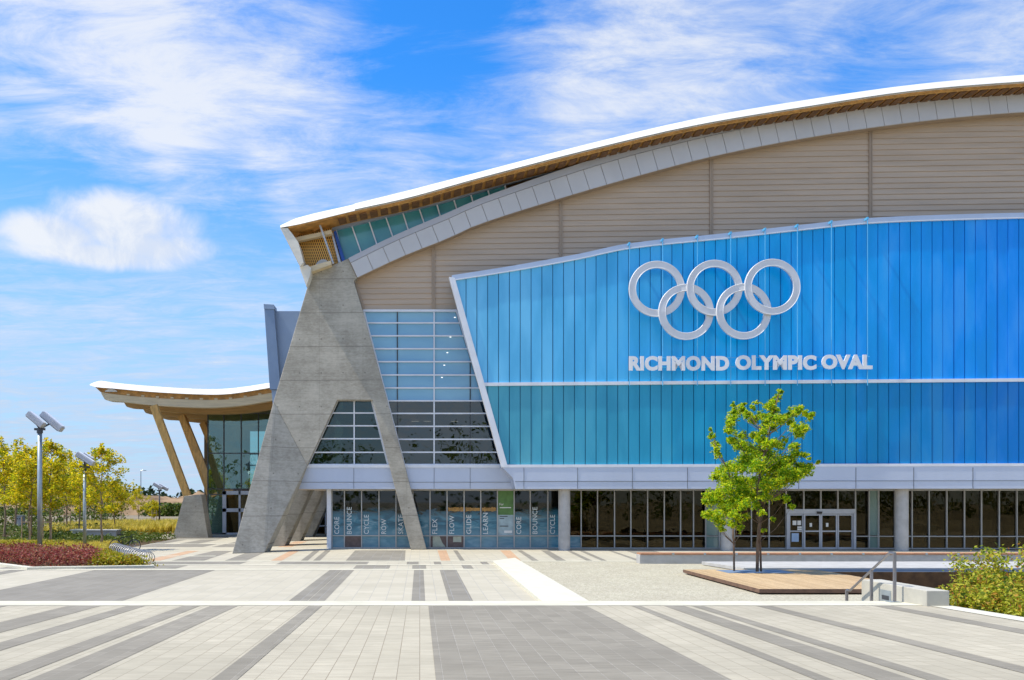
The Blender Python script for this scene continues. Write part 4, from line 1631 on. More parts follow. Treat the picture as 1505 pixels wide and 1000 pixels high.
for k in range(4):
    mb = MB()
    dy = 4.6 * k
    mb.strip([P(x, lerp_at(PWd, x) - (.5 if k == 0 else 2), PD + .3) + Vector((0, dy, 0)) for x, y in PBe], [P(x, y, PD + .3) + Vector((0, dy, 0)) for x, y in PBe], (0, .55, 0))
    mb.build('roof_beam', 'wood_pale' if k == 0 else 'wood_beam_shaded', pav)  # rear beams stand in shade, put into a browner wood colour
for dd, tilt in ((0, 1), (5.6, 0), (7.1, 1), (11.9, 0), (14.2, 1)):
    mb = MB()
    a = P(231, 598, PD) + Vector((0, dd, 0)); b = P(276 if tilt else 289, 729, PD) + Vector((0, dd, 0))
    off = Vector((0, -.4 if tilt else .5, 0))
    mb.bar(a + off * 2, b + off * .2, .52, .40)
    mb.build('strut', 'wood_glulam', pav)
for dd in (0, 7.1, 14.2):
    mb = MB()
    mb.prism([P(x, y, PD) + Vector((0, dd - .5, 0)) for x, y in ((257, 790.8), (308.5, 790.8), (298, 727), (273, 729.5))], (0, 1.3, 0))
    mb.build('pier', 'concrete', pav, bevel=.02)
GD = 67.5
mb = MB()
for x in (305.5, 329, 354.5, 379.7, 404): mb.bar(P(x, 580, GD), P(x, 721 if 329 < x < 400 else 786, GD), .07, .12)
for y in (607.6, 666.4, 719, 727, 784.5):
    if y == 784.5 or y == 727: mb.bar(P(305, y, GD), P(328, y, GD), .08, .1)
    else: mb.bar(P(305, y, GD), P(420, y, GD), .08, .1)
pg = mb.build('glass_wall', 'dark_steel', pav)
for xa, xb in zip((305.5, 329, 354.5, 379.7, 404), (329, 354.5, 379.7, 404, 425)):
    for ya, yb in ((578, 607.6), (607.6, 666.4), (666.4, 719 if xa > 320 else 727), (727, 785)):
        if ya == 727 and xa > 320: continue
        mb = MB(); mb.prism([P(xa + .3, ya, GD + .03), P(xb - .3, ya, GD + .03), P(xb - .3, yb, GD + .03), P(xa + .3, yb, GD + .03)], (0, .03, 0))
        mb.build('glass_pane', 'teal_glass', pg)
mb = MB()
for x in (330, 352.5, 372, 396): mb.bar(P(x, 722, GD - .1), P(x, 786, GD - .1), .30 if x in (330,) else .16, .2)
for y, th in ((724.5, .30), (750, .28), (784.5, .14)): mb.bar(P(327, y, GD - .1), P(420, y, GD - .1), th, .2)
pd = mb.build('entrance_door', 'silver', pav)
mb = MB(); mb.prism([P(331, 724, GD - .05), P(420, 724, GD - .05), P(420, 786, GD - .05), P(331, 786, GD - .05)], (0, .03, 0))
mb.build('door_glass', 'clear_glass', pd)
# back of the pavilion room, with the far window one sees the sky through
mb = MB()
BD = 80.0
for x0, y0, x1, y1 in ((300, 585, 367, 800), (367, 585, 402, 634), (402, 585, 560, 800), (367, 712, 402, 800)):
    mb.prism([P(x0, y1, BD), P(x1, y1, BD), P(x1, y0, BD), P(x0, y0, BD)], (0, .2, 0))
mb.build('back_wall', 'interior', pav)
mb = MB(); mb.bar(P(367, 668, BD - .1), P(402, 668, BD - .1), .1); mb.bar(P(367, 684, BD - .1), P(402, 684, BD - .1), .1)
mb.build('window_frame', 'dark_steel', pav)
# metal-clad volume rising behind the buttress
mb = MB()
mb.prism([P(388, 447.8, 54), P(402, 448.8, 54), P(412, 572, 54), P(396.5, 572.5, 54)], (0, 1.0, 0))
fin = mb.build('wall_fin', 'slate_metal', pav)
mb = MB()
mb.prism([P(387.4, 447, 53.95), P(402.4, 448, 53.95), P(403.0, 454.5, 53.95), P(388, 454, 53.95)], (0, 1.1, 0))
mb.build('coping', 'slate_pale', fin)
mb = MB()
mb.prism([P(399, 457.5, 54.6), P(455, 457.5, 54.6), P(455, 600, 54.6), P(411, 572, 54.6)], (0, 3, 0))
mb.build('metal_wall', 'slate_pale', pav)
mb = MB()
mb.prism([P(399, 572.5, 54.2), P(412, 572, 54.2), P(408, 600, 54.2), P(402, 610, 54.2)], (0, .8, 0))
mb.build('fin_foot', 'slate_pale', fin)

# ------------------------------------------------------------------ deck, bench, slab, low wall, handrail
dk = thing('wooden_deck', 'square brown timber deck on the gravel, carrying the trees', 'deck', (11.9, 27, 0))
mb = MB()
mb.box((9.55, 23.9, .075), (14.35, 30.8, .155))
mb.build('deck_boards', 'deck_boards', dk)
mb = MB()
mb.box((9.53, 23.86, .045), (14.37, 23.897, .153)); mb.box((9.53, 23.9, .045), (9.547, 30.8, .153)); mb.box((14.353, 23.9, .045), (14.37, 30.8, .153))
mb.build('deck_edge', 'deck_dark', dk)
mb = MB()
for k in range(6): mb.box((9.8, 24.2 + k * 1.25, 0), (14.25, 24.35 + k * 1.25, .075))
mb.build('joist', 'wood_dark', dk)
mb = MB()
mb.box((10.6, 29.2, .157), (12.9, 30.45, .168))
mb.build('shaded_grate', 'slate_metal', dk)  # grate under the trees, their bluish shadow put into its colour

bn = thing('long_bench', 'long low concrete bench with a reddish timber top in front of the glazing', 'bench', (17, 36, 0))
mb = MB()
mb.box((9.25, 35.75, -.02), (29, 36.35, .38))
mb.build('bench_base', 'bench_concrete', bn, bevel=.012)
mb = MB()
for k in range(4): mb.box((9.27, 35.72 + k * .165, .385), (29, 35.72 + k * .165 + .155, .445))
mb.build('seat', 'bench_timber', bn)
mb = MB()
x = 10.6
while x < 28:
    mb.box((x, 35.70, .37), (x + .09, 35.80, .455)); x += 1.33
mb.build('bracket', 'galvanised', bn)
mb = MB()
mb.prism([(11.6, 35.0, .02), (12.05, 31.65, .02), (29, 31.65, .02), (29, 35.0, .02)], (0, 0, .13))
slab = struct(mb.build('path', 'bench_concrete', bevel=.01))
mb = MB(); mb.box((12.1, 31.62, -.1), (29, 31.645, .10)); struct(mb.build('slab_front_shade', 'slate_metal'))  # purple shade on the slab's front, put in as a dark coloured strip

lw = thing('low_wall', 'short white concrete wall with a recessed step light beside the stairs', 'wall', (9.07, 15.6, .6))
mb = MB()
mb.box((8.88, 14.9, -.02), (9.28, 17.1, 1.045))
wl = mb.build('wall', 'wall_concrete', lw, bevel=.012)
mb = MB()
mb.box((8.868, 16.02, .70), (8.885, 16.38, .92))
sl_ = mb.build('step_light', 'galvanised', lw)
mb = MB(); mb.box((8.862, 16.08, .74), (8.869, 16.32, .82)); mb.build('light_lens', 'dark_steel', sl_)

rail = thing('handrail', 'grey steel handrail running down the stairs beside the low white wall', 'handrail', (8.72, 16.4, 0))
XRl = 8.72
top = P(1317, 812.5, 15.62); lowp = Vector((XRl, 17.25, .80))
topp = Vector((XRl, 15.62, H - (813.5 - CY) / F * 15.62))
mb = MB()
mb.tube([topp + Vector((0, -.02, 0)), topp + Vector((0, .16, .0)), lowp, lowp + Vector((0, .12, -.005))], .024, 10)
mb.build('rail', 'rail_steel', rail)
for y, zt, zb in ((15.62, topp.z, tz(15.62)), (16.42, topp.z + (lowp.z - topp.z) * (16.42 - 15.78) / (17.25 - 15.78), .45), (17.37, lowp.z, 0.0)):
    mb = MB()
    mb.box((XRl - .022, y - .022, zb), (XRl + .022, y + .022, zt))
    p = mb.build('post', 'rail_steel', rail)
mb = MB(); mb.box((XRl - .12, 15.53, tz(15.62) + .007), (XRl + .08, 15.71, tz(15.62) + .02)); mb.build('base_plate', 'galvanised', rail)

# ------------------------------------------------------------------ foliage
def leaf(mb, p, size, asp=.5, up=.3, rng=random):
    d = Vector((rng.gauss(0, 1), rng.gauss(0, 1), rng.gauss(0, .7))).normalized()
    n = Vector((rng.gauss(0, 1), rng.gauss(0, 1), rng.gauss(0, 1) + up * 3)).normalized()
    s_ = d.cross(n)
    if s_.length < .01: return
    s_.normalize()
    L = size * rng.uniform(.7, 1.3)
    i = len(mb.v)
    q = n * (L * .12)
    mb.v += [p - d * L * .5, p + s_ * L * asp * .5 + q, p + d * L * .5, p - s_ * L * asp * .5 + q]
    mb.f.append([i, i + 1, i + 2, i + 3])


def clump(mb, c, r, n, size, asp=.5, rng=random, flat=.8):
    for _ in range(n):
        v = Vector((rng.gauss(0, 1), rng.gauss(0, 1), rng.gauss(0, flat)))
        v = v * (r * .52)
        if v.length > r * 1.35: v *= .6
        leaf(mb, c + v, size, asp, rng=rng)


rng = random.Random(11)


def wander(a, b, n, amp, rng):
    out = []
    for i in range(n + 1):
        t = i / n
        p = a.lerp(b, t)
        if 0 < i < n: p = p + Vector((rng.gauss(0, amp), rng.gauss(0, amp), rng.gauss(0, amp * .6)))
        out.append(p)
    return out


def photo_tree(name, label, base, trunk, clumps, leafsize, dens, r0, twig, m_leaf, forks=()):
    """a tree whose trunk goes through given points; each clump of leaves is reached by its own branch"""
    t = thing(name, label, 'tree', base, 'young trees on the deck')
    mb = MB()
    n = len(trunk)
    mb.tube(trunk, [r0 * (1 - .8 * i / (n - 1)) for i in range(n)], 9)
    for c, r in clumps:
        # branch leaves the trunk below the clump
        best = min((p for p in trunk), key=lambda p: abs(p.z - (c.z - .35 - .55 * (Vector((c.x, c.y, 0)) - Vector((p.x, p.y, 0))).length)))
        mid_ = best.lerp(c, .5) + Vector((0, 0, -.10))
        mb.tube([best, mid_ + Vector((rng.gauss(0, .05), rng.gauss(0, .05), 0)), c], [twig * 1.25, twig * .8, twig * .3], 5)
    mb.build('trunk', 'bark', t, smooth=True, recalc=False)
    mb = MB()
    for c, r in clumps:
        nn = int(dens * r * r) + 14
        for _ in range(max(1, int(nn / 9))):
            sub = c + Vector((rng.gauss(0, r * .5), rng.gauss(0, r * .5), rng.gauss(0, r * .42)))
            clump(mb, sub, r * .42, 9, leafsize, .5, rng)
    mb.build('crown', m_leaf, t, recalc=False)
    return t


A_CL = [(1146, 576, 3.5), (1143, 584, 4), (1137, 591, 5), (1130, 597, 5.5), (1138, 603, 5), (1131, 612, 6), (1140, 617, 7), (1149, 615, 6.5), (1158, 612, 6), (1167, 606, 6), (1175, 602, 5.5), (1184, 607, 4.5), (1193, 609, 4), (1190, 615, 3.5),
        (1162, 621, 5), (1170, 629, 6), (1181, 631, 6), (1174, 639, 5.5), (1126, 623, 6), (1134, 629, 5.5), (1121, 635, 6), (1136, 651, 6.5), (1145, 655, 5.5), (1128, 655, 6), (1118, 648, 6.5), (1155, 648, 4), (1167, 656, 5.5), (1170, 667, 5.5), (1183, 668, 4), (1190, 674, 2.6), (1203, 679, 3.2),
        (1160, 677, 8), (1148, 681, 9), (1175, 688, 8), (1189, 687, 6), (1186, 694, 5), (1130, 671, 9), (1115, 665, 9), (1100, 660, 8), (1087, 655, 7), (1077, 648, 6), (1073, 632, 6), (1077, 616, 6.5), (1073, 623, 5), (1078, 606, 5.5), (1077, 596, 3), (1090, 602, 5.5), (1098, 609, 6), (1106, 618, 6), (1117, 612, 5), (1113, 592, 3), (1106, 599, 3.5), (1092, 595, 3),
        (1090, 641, 5), (1108, 640, 5), (1098, 676, 9), (1112, 685, 10), (1126, 690, 11), (1141, 696, 10), (1156, 696, 9), (1170, 698, 7), (1086, 688, 9), (1101, 711, 10), (1116, 709, 10), (1129, 714, 9), (1141, 711, 8), (1151, 706, 7), (1164, 704, 6), (1178, 696, 6),
        (1095, 742, 7), (1106, 730, 8), (1112, 744, 5), (1126, 731, 6), (1140, 729, 5), (1155, 734, 5), (1164, 745, 4), (1121, 755, 4), (1122, 779, 3), (1136, 763, 3)]
B_CL = [(1044, 632, 2.6), (1047, 642, 4), (1051, 652, 5), (1054, 662, 5), (1056, 669, 4), (1064, 691, 7), (1055, 696, 6), (1068, 705, 8), (1051, 702, 5), (1043, 729, 6), (1036, 738, 4), (1050, 734, 8), (1060, 724, 8), (1071, 719, 9), (1041, 756, 6), (1034, 757, 3), (1050, 759, 8), (1060, 769, 6), (1062, 777, 4), (1070, 752, 9), (1080, 738, 9), (1090, 724, 9), (1085, 709, 9), (1075, 686, 7), (1084, 764, 5), (1088, 777, 4), (1076, 770, 5), (1096, 759, 4), (1066, 740, 8), (1078, 757, 6)]


def to3(cl, D, spread, rng):
    out = []
    for x, y, r in cl:
        d = D + rng.uniform(-spread, spread)
        out.append((P(x, y, d), r * d / F * 1.18))
    return out


DT = 29.7
trunkA = [P(1113, 840.5, DT), P(1113.5, 800, DT), P(1116, 770, DT), P(1114, 745, DT), P(1113, 722, DT), P(1117, 695, DT), P(1124, 665, DT), P(1129, 640, DT), P(1136, 612, DT), P(1142, 590, DT), P(1146, 575, DT)]
trunkA[0].z = .16
photo_tree('deck_tree', 'taller windblown young tree with lime green leaves, thick trunk on the deck', Vector((trunkA[0].x, DT, .16)), trunkA, to3(A_CL, DT, 1.25, rng), .098, 12500, .056, .011, 'leaf_lime')
DB = 30.0
trunkB = [P(1079, 839.6, DB), P(1078.5, 800, DB), P(1077.5, 770, DB), P(1077, 745, DB), P(1075, 715, DB), P(1070, 690, DB), P(1061, 672, DB), P(1053, 655, DB), P(1044, 633, DB)]
trunkB[0].z = .16
photo_tree('deck_tree', 'smaller thin-stemmed young tree on the deck, its crown reaching toward the column', Vector((trunkB[0].x, DB, .16)), trunkB, to3(B_CL, DB, 1.0, rng), .095, 12500, .036, .010, 'leaf_lime')
sk = MB()
a = P(1118.5, 840, DT + .1); a.z = .16
sk.tube([a, P(1117, 790, DT + .08), P(1115.5, 768, DT + .05)], [.04, .036, .03], 8)
tag(sk.build('tree_stake', 'bark', smooth=True), 'thin dark wooden stake leaning against the taller deck tree', 'stake')


# trees of the planting beds: five grown shapes, copied with their parts
def grow(seed, height, rad, n_leaf, lsize, m_leaf, stake=True, gap=.34):
    r = random.Random(seed)
    tr, cr = MB(), MB()
    lean = Vector((r.uniform(-.12, .2), r.uniform(-.1, .1), 0))
    pts = [Vector((0, 0, -.05))]
    for i in range(1, 9):
        t = i / 8
        pts.append(Vector((lean.x * t * 2 + r.gauss(0, .04), lean.y * t * 2 + r.gauss(0, .04), height * .97 * t)))
    tr.tube(pts, [.065 * (1 - .86 * i / 8) + .006 for i in range(9)], 8)
    cl = []
    nb = 26
    for k in range(nb):
        t = gap + (1 - gap) * (k + r.random()) / nb
        i = min(int(t * 8), 7)
        p = pts[i].lerp(pts[i + 1], t * 8 - i)
        az = k * 2.4 + r.uniform(-.5, .5)
        prof = math.sin(math.pi * min(max((t - gap) / (1 - gap), .02) ** .62, 1)) * .85 + .18
        L = rad * prof * r.uniform(.4, 1.25)
        e = p + Vector((math.cos(az) * L, math.sin(az) * L, L * r.uniform(.25, .75)))
        m_ = p.lerp(e, .55) + Vector((0, 0, -.06 * L))
        tr.tube([p, m_, e], [.018, .012, .004], 4)
        cl.append((e, .26 + .22 * prof * r.random()))
        cl.append((m_.lerp(e, .4), .22 + .2 * prof * r.random()))
    cl.append((pts[-1], .22))
    cl.append((pts[-1] + Vector((.05, 0, .25)), .14))
    for k in range(9):      # loose sprigs standing out of the crown
        az = r.uniform(0, 6.28); zz = height * r.uniform(.55, 1.0); L = rad * r.uniform(.55, 1.0) * (1.25 - zz / height)
        p = Vector((math.cos(az) * L, math.sin(az) * L, zz)); e = p + Vector((r.gauss(0, .12), r.gauss(0, .12), r.uniform(.4, .75)))
        tr.tube([pts[5].lerp(p, .4), p, e], [.012, .01, .004], 4)
        for q in (.25, .5, .75, 1.0): cl.append((p.lerp(e, q), .13))
    tot_ = sum(c[1]**2 for c in cl)
    for c, q in cl:
        clump(cr, c, q * 1.05, int(n_leaf * q * q / tot_) + 3, lsize, .45, r)
    st = None
    if stake:
        st = MB()
        for s_ in (-.22, .22): st.tube([(s_, .1, -.05), (s_, .1, 1.75)], .032, 6)
        st.box((-.26, .085, 1.45), (.26, .115, 1.52))
    return tr, cr, st


def place_tree(name, kind, px, by, top, label, group, first):
    g = G(px, by)
    h = (CY - top) / F * g.y + H
    if kind not in first:
        tr, cr, st = grow(*kind)
        t = thing(name, label, 'tree', g, group)
        ORG[t.name] = Vector((0, 0, 0))
        tr.build('trunk', 'bark_pale', t, smooth=True, recalc=False)
        cr.build('crown', kind[5], t, recalc=False)
        first[kind] = t
    else:
        t = copy_tree(first[kind])
        t.location = g
        t['label'] = label
        t['group'] = group
    s_ = h / kind[1]
    t.scale = (s_, s_, s_)
    t.rotation_euler = (0, 0, rng.uniform(0, 6.28))
    return t


def stakes(px, by, label):
    g = G(px, by)
    s_ = MB()
    for q in (-.24, .24): s_.tube([(g.x + q, g.y - .06, -.05), (g.x + q, g.y - .06, 1.75)], .036, 6)
    s_.box((g.x - .27, g.y - .075, 1.42), (g.x + .27, g.y - .045, 1.50))
    return tag(s_.build('tree_stake', 'stake'), label, 'stake', 'paired stakes beside the yellow trees')


KN = [(21, 5.4, 1.55, 3000, .19, 'leaf_gold'), (22, 5.6, 1.65, 3100, .19, 'leaf_gold'), (23, 5.0, 1.5, 2800, .19, 'leaf_gold'), (24, 5.8, 1.6, 3200, .19, 'leaf_gold')]
first = {}
gold = [(8, 797, 658, 0, 'golden tree at the edge of the frame, beside the red shrubs and the cabinet'),
        (22, 781, 668, 2, 'golden tree standing just in front of the grey utility cabinet'),
        (39, 805, 661, 1, 'golden tree with paired stakes, between the cabinet and the tall lamp post'),
        (46, 792, 676, 2, 'shorter golden tree close behind the tall lamp post'),
        (70, 805, 652, 3, 'tallest golden tree, staked in the red shrubs beside the tall lamp post'),
        (99, 786, 676, 0, 'golden tree between two low concrete benches'),
        (117, 791, 681, 1, 'golden tree by the second bench, half hidden by the two-headed lamp pole'),
        (146, 809, 660, 3, 'golden tree in the yellow grass nearest the spiral bicycle rack'),
        (169, 783, 708, 2, 'small golden tree behind the bicycle rack'),
        (60, 772, 690, 1, 'golden tree in the second row behind the tall lamp post'),
        (84, 770, 694, 0, 'golden tree in the second row behind the low white bench'),
        (112, 768, 697, 2, 'golden tree in the second row behind the speckled bench'),
        (134, 769, 702, 3, 'golden tree in the second row by the golden grass strip'),
        (5, 770, 680, 3, 'golden tree in the second row at the edge of the frame'),
        (178, 772, 722, 0, 'little tree by the car park behind the bicycle rack'),
        (204, 771, 720, 1, 'round-headed little tree alone before the dirt mound'),
        (227, 775, 736, 2, 'smallest staked tree next to the far dark lamp pole'),
        (26, 764, 702, 1, 'golden tree of the back row seen above the utility cabinet'),
        (52, 763, 700, 0, 'golden tree of the back row just behind the tall lamp post'),
        (74, 763, 704, 3, 'golden tree of the back row over the low white bench'),
        (98, 762, 706, 2, 'golden tree of the back row between the two lamp posts'),
        (124, 762, 708, 1, 'golden tree of the back row behind the second lamp post'),
        (152, 764, 712, 0, 'golden tree of the back row over the golden grass')]
for px, by, tp, k, lab in gold:
    place_tree('yellow_tree', KN[k], px, by, tp, lab, 'yellow trees of the planting beds', first)
for px, by, lab in ((39, 805.5, 'pair of wooden stakes at the tree between cabinet and tall lamp'), (70, 805.5, 'pair of wooden stakes at the tallest golden tree in the red shrubs'), (99, 786.4, 'pair of stakes at the tree between the low benches'), (227, 775.3, 'pair of stakes at the smallest tree by the car park')):
    stakes(px, by, lab)

# planting beds
def bed(name, pts, z=.012, m_='soil'):
    mb = MB()
    mb.poly([(x, y, z) for x, y in pts])
    return struct(mb.build(name, m_))


bed('planting_bed', [(-30, 35.5), (-17.4, 35.2), (-15.0, 33.1), (-10.8, 34.0), (-12.6, 37.8), (-16.3, 45.5), (-17.2, 60), (-40, 60)], .014)
bed('planting_bed', [(-46, 60.2), (-21.6, 60.2), (-19.2, 75), (-24, 96), (-70, 96)], .014)
sheet('parking_lot', [(-260, 92), (-12, 92), (-12, 270), (-260, 270)], 'asphalt', -.005)
mb = MB()
mb.strip([(-30, 35.5, .09), (-17.4, 35.2, .09), (-15.0, 33.0, .09), (-10.6, 33.9, .09)], [(-30, 35.2, .09), (-17.5, 34.85, .09), (-15.05, 32.6, .09), (-10.5, 33.6, .09)], (0, 0, -.1))
struct(mb.build('kerb', 'white_concrete'))


def inside(p, poly):
    c = False
    for i in range(len(poly)):
        a, b = poly[i], poly[i - 1]
        if (a[1] > p[1]) != (b[1] > p[1]) and p[0] < (b[0] - a[0]) * (p[1] - a[1]) / (b[1] - a[1]) + a[0]: c = not c
    return c


def ground_cover(name, poly, n, hgt, size, m_, per=14, asp=.55):
    r = random.Random(len(name) * 31 + n)
    xs_, ys_ = [p[0] for p in poly], [p[1] for p in poly]
    mb = MB()
    k = 0
    while k < n:
        p = (r.uniform(min(xs_), max(xs_)), r.uniform(min(ys_), max(ys_)))
        if not inside(p, poly): continue
        k += 1
        h = hgt * r.uniform(.55, 1.15)
        for _ in range(per):
            z_ = h * (1 - r.random()**1.6)
            sp_ = .28 * (1.15 - z_ / (h * 1.3))
            leaf(mb, Vector((p[0] + r.gauss(0, sp_), p[1] + r.gauss(0, sp_), z_)), size, asp, .4, r)
    return struct(mb.build(name, m_, recalc=False), 'stuff')


def blades(name, poly, n, hgt, m_, wd=.03):
    r = random.Random(n)
    xs_, ys_ = [p[0] for p in poly], [p[1] for p in poly]
    mb = MB()
    k = 0
    while k < n:
        p = (r.uniform(min(xs_), max(xs_)), r.uniform(min(ys_), max(ys_)))
        if not inside(p, poly): continue
        k += 1
        for _ in range(26):
            az = r.uniform(0, 6.28); b = r.uniform(.1, .5)
            h = hgt * r.uniform(.6, 1.1)
            base = Vector((p[0] + r.gauss(0, .07), p[1] + r.gauss(0, .07), 0))
            d = Vector((math.cos(az), math.sin(az), 0))
            s_ = Vector((-d.y, d.x, 0)) * wd
            i = len(mb.v)
            mid_ = base + d * b * .35 * h + Vector((0, 0, h * .62))
            tip = base + d * b * h + Vector((0, 0, h))
            mb.v += [base - s_ * .5, base + s_ * .5, mid_ + s_ * .45, mid_ - s_ * .45, tip]
            mb.f += [[i, i + 1, i + 2, i + 3], [i + 3, i + 2, i + 4]]
    return struct(mb.build(name, m_, recalc=False), 'stuff')


red_poly = [(-30, 35.7), (-17.3, 35.5), (-15.0, 33.4), (-12.9, 34.1), (-13.8, 36.8), (-15.6, 39.6), (-18.5, 40.8), (-30, 41)]
ground_cover('red_groundcover', red_poly, 1500, .62, .12, 'leaf_red', 16)
ground_cover('yellow_groundcover', [(-13.0, 34.0), (-10.9, 34.2), (-11.9, 35.0), (-13.4, 37.2), (-14.8, 40.2), (-14.9, 39.0), (-13.8, 36.6)], 400, .42, .12, 'leaf_yellow_shrub', 16)
ground_cover('green_groundcover', [(-30, 41.2), (-19, 41), (-17.8, 44.5), (-30, 45.5)], 420, .6, .14, 'leaf_yellow_shrub', 14)
ground_cover('hedge_groundcover', [(-46, 61), (-27, 61), (-25, 70), (-46, 72)], 620, .8, .2, 'leaf_mid', 12)
ground_cover('low_groundcover', [(-26, 58), (-19.6, 58), (-19.2, 62), (-27, 62)], 260, .5, .2, 'leaf_mid', 12)
blades('golden_grass', [(-18.4, 40.9), (-15.6, 39.8), (-14.7, 40.6), (-16.9, 45.2), (-17.3, 49), (-24, 49), (-26, 45.8), (-18.0, 44.8)], 520, .48, 'blade_gold', .035)
ground_cover('low_groundcover', [(-17.4, 49), (-17.3, 60), (-27, 58), (-25, 49)], 420, .45, .18, 'leaf_mid', 12)
blades('tall_grass', [(-27, 60.4), (-21.2, 60.4), (-19.6, 77), (-24, 92), (-34, 92), (-33, 76)], 800, .85, 'blade_gold', .06)
ground_cover('far_hedge', [(-50, 152), (-34, 152), (-34, 158), (-50, 158)], 260, 2.1, .7, 'leaf_mid', 12)
ground_cover('far_hedge', [(-100, 158), (-70, 158), (-70, 163), (-100, 163)], 200, 1.4, .7, 'leaf_mid', 10)

ground_cover('hedge_groundcover', [(-70, 84), (-32, 84), (-30, 90), (-70, 90)], 620, 2.3, .32, 'leaf_mid', 14)
# low benches / planters and the cabinet
for px0, px1, by, hh, m_, lab in ((33, 66, 785, .78, 'white_concrete', 'low white concrete bench behind the tall lamp post'), (66, 95, 783, .72, 'bench_concrete', 'grey speckled low bench block behind the red shrubs'),
                                  (104, 121, 793, .80, 'white_concrete', 'short white concrete bench under the second lamp pole'), (122, 171, 795, .86, 'bench_concrete', 'long grey low bench block near the spiral rack')):
    a, b = G(px0, by), G(px1, by)
    mb = MB()
    mb.box((a.x, a.y, -.02), (b.x, a.y + .8, hh * .72))
    t = thing('garden_bench', lab, 'bench', ((a.x + b.x) / 2, a.y, 0), 'low concrete benches among the trees')
    mb.build('bench_base', m_, t, bevel=.015)
    mb = MB(); mb.box((a.x - .05, a.y - .05, hh * .72 + .003), (b.x + .05, a.y + .85, hh * .72 + .12)); mb.build('seat', m_, t, bevel=.015)
a = G(23, 777); b = G(33, 777)
cab = thing('utility_cabinet', 'grey utility cabinet standing among the golden trees', 'cabinet', (a.x, a.y, 0))
mb = MB(); mb.box((a.x, a.y, 0), (b.x, a.y + .6, 1.25)); mb.build('body', 'cabinet_paint', cab, bevel=.02)
mb = MB(); mb.box((a.x + .08, a.y - .03, .12), (b.x - .08, a.y - .003, 1.15)); dr = mb.build('door', 'cabinet_paint', cab, bevel=.01)
mb = MB(); mb.box((a.x + .16, a.y - .06, .9), (a.x + .22, a.y - .028, 1.02)); mb.box((b.x - .3, a.y - .06, .9), (b.x - .24, a.y - .028, 1.02)); mb.build('vent', 'black', dr)
mb = MB(); mb.box((a.x - .04, a.y - .06, 1.253), (b.x + .04, a.y + .64, 1.30)); mb.build('lid', 'cabinet_paint', cab)


# ------------------------------------------------------------------ lamp posts
def lamp(px, by, top, label, heads, prad, mpole='galvanised', hs_=1.0):
    g = G(px, by)
    h = H + (CY - top) / F * g.y
    t = thing('lamp_post', label, 'street lamp', g, 'lamp posts of the plaza')
    mb = MB(); mb.tube([g + Vector((0, 0, -.05)), g + Vector((0, 0, h - .25))], [prad, prad * .86], 14); mb.build('pole', mpole, t, smooth=True)
    mb = MB(); mb.cyl(g + Vector((0, 0, 0)), g + Vector((0, 0, .03)), prad * 2.2, 14); mb.build('base_plate', mpole, t)
    mb = MB(); mb.box((g.x - .26 * hs_, g.y - .05, g.z + h - .36), (g.x + .26 * hs_, g.y + .05, g.z + h - .25)); mb.cyl(g + Vector((0, 0, h - .5)), g + Vector((0, 0, h - .25)), prad * 1.15, 14)
    mb.build('bracket', 'dark_steel', t)
    for (ox, oy, oz, ang, yaw, L, wd, th) in heads:
        R_ = Matrix.Rotation(R(yaw), 3, 'Z') @ Matrix.Rotation(R(ang), 3, 'Y')
        ax, ay, az = R_ @ Vector((1, 0, 0)), R_ @ Vector((0, 1, 0)), R_ @ Vector((0, 0, 1))
        c = g + Vector((ox, oy, h + oz))
        mb = MB()
        mb.obox(c, ax, ay, az, L * .5, wd * .5, th * .5)
        hd = mb.build('lamp_head', 'silver', t, bevel=.02)
        mb = MB(); mb.bar(g + Vector((0, 0, h - .3)), c - az * (th * .3), .07); mb.build('arm', 'dark_steel', t)
        mb = MB(); mb.obox(c + az * (th * .5 + .024), ax, ay, az, L * .46, wd * .40, .02); mb.build('cooling_cover', 'white_frame', hd)
        mb = MB(); mb.obox(c - az * (th * .5 + .012), ax, ay, az, L * .44, wd * .42, .012); mb.build('lens', 'dark_steel', hd)


lamp(58.5, 815.5, 622, 'tallest lamp post with two tilted box lights, in the red shrubs', [(-.08, -.25, .14, 40, 0, .95, .42, .26), (.46, .35, .10, 40, 0, 1.25, .42, .28)], .125)
lamp(124.5, 811.5, 678, 'second lamp post with one slanted box light, among the golden trees', [(.12, -.22, .10, 33, 0, 1.0, .36, .22), (.05, .30, .22, 33, 0, .55, .3, .16)], .09)
lamp(234.3, 775, 717, 'short dark lamp post near the car park, before the dirt mound', [(-.1, -.2, .15, 30, 0, 1.0, .4, .26), (.35, .25, .02, 30, 0, 1.0, .4, .26)], .085, 'dark_steel')
fl = thing('street_light', 'slim far street light standing behind the dirt mound', 'street lamp', (P(207, 745, 210).x, 210, 0))
gp = Vector((P(207, 745, 210).x, 210, 0)); ht = H + (738 - 692) / F * 210
mb = MB(); mb.tube([gp, gp + Vector((0, 0, ht))], [.16, .11], 8); mb.build('pole', 'galvanised', fl)
mb = MB(); mb.tube([gp + Vector((0, 0, ht)), gp + Vector((.5, 0, ht + .1)), gp + Vector((.8, 0, ht + .05))], .09, 6); mb.build('arm', 'galvanised', fl)
mb = MB(); mb.box((gp.x + .6, 209.8, ht - .05), (gp.x + 1.3, 210.2, ht + .12)); mb.build('lamp_head', 'galvanised', fl)

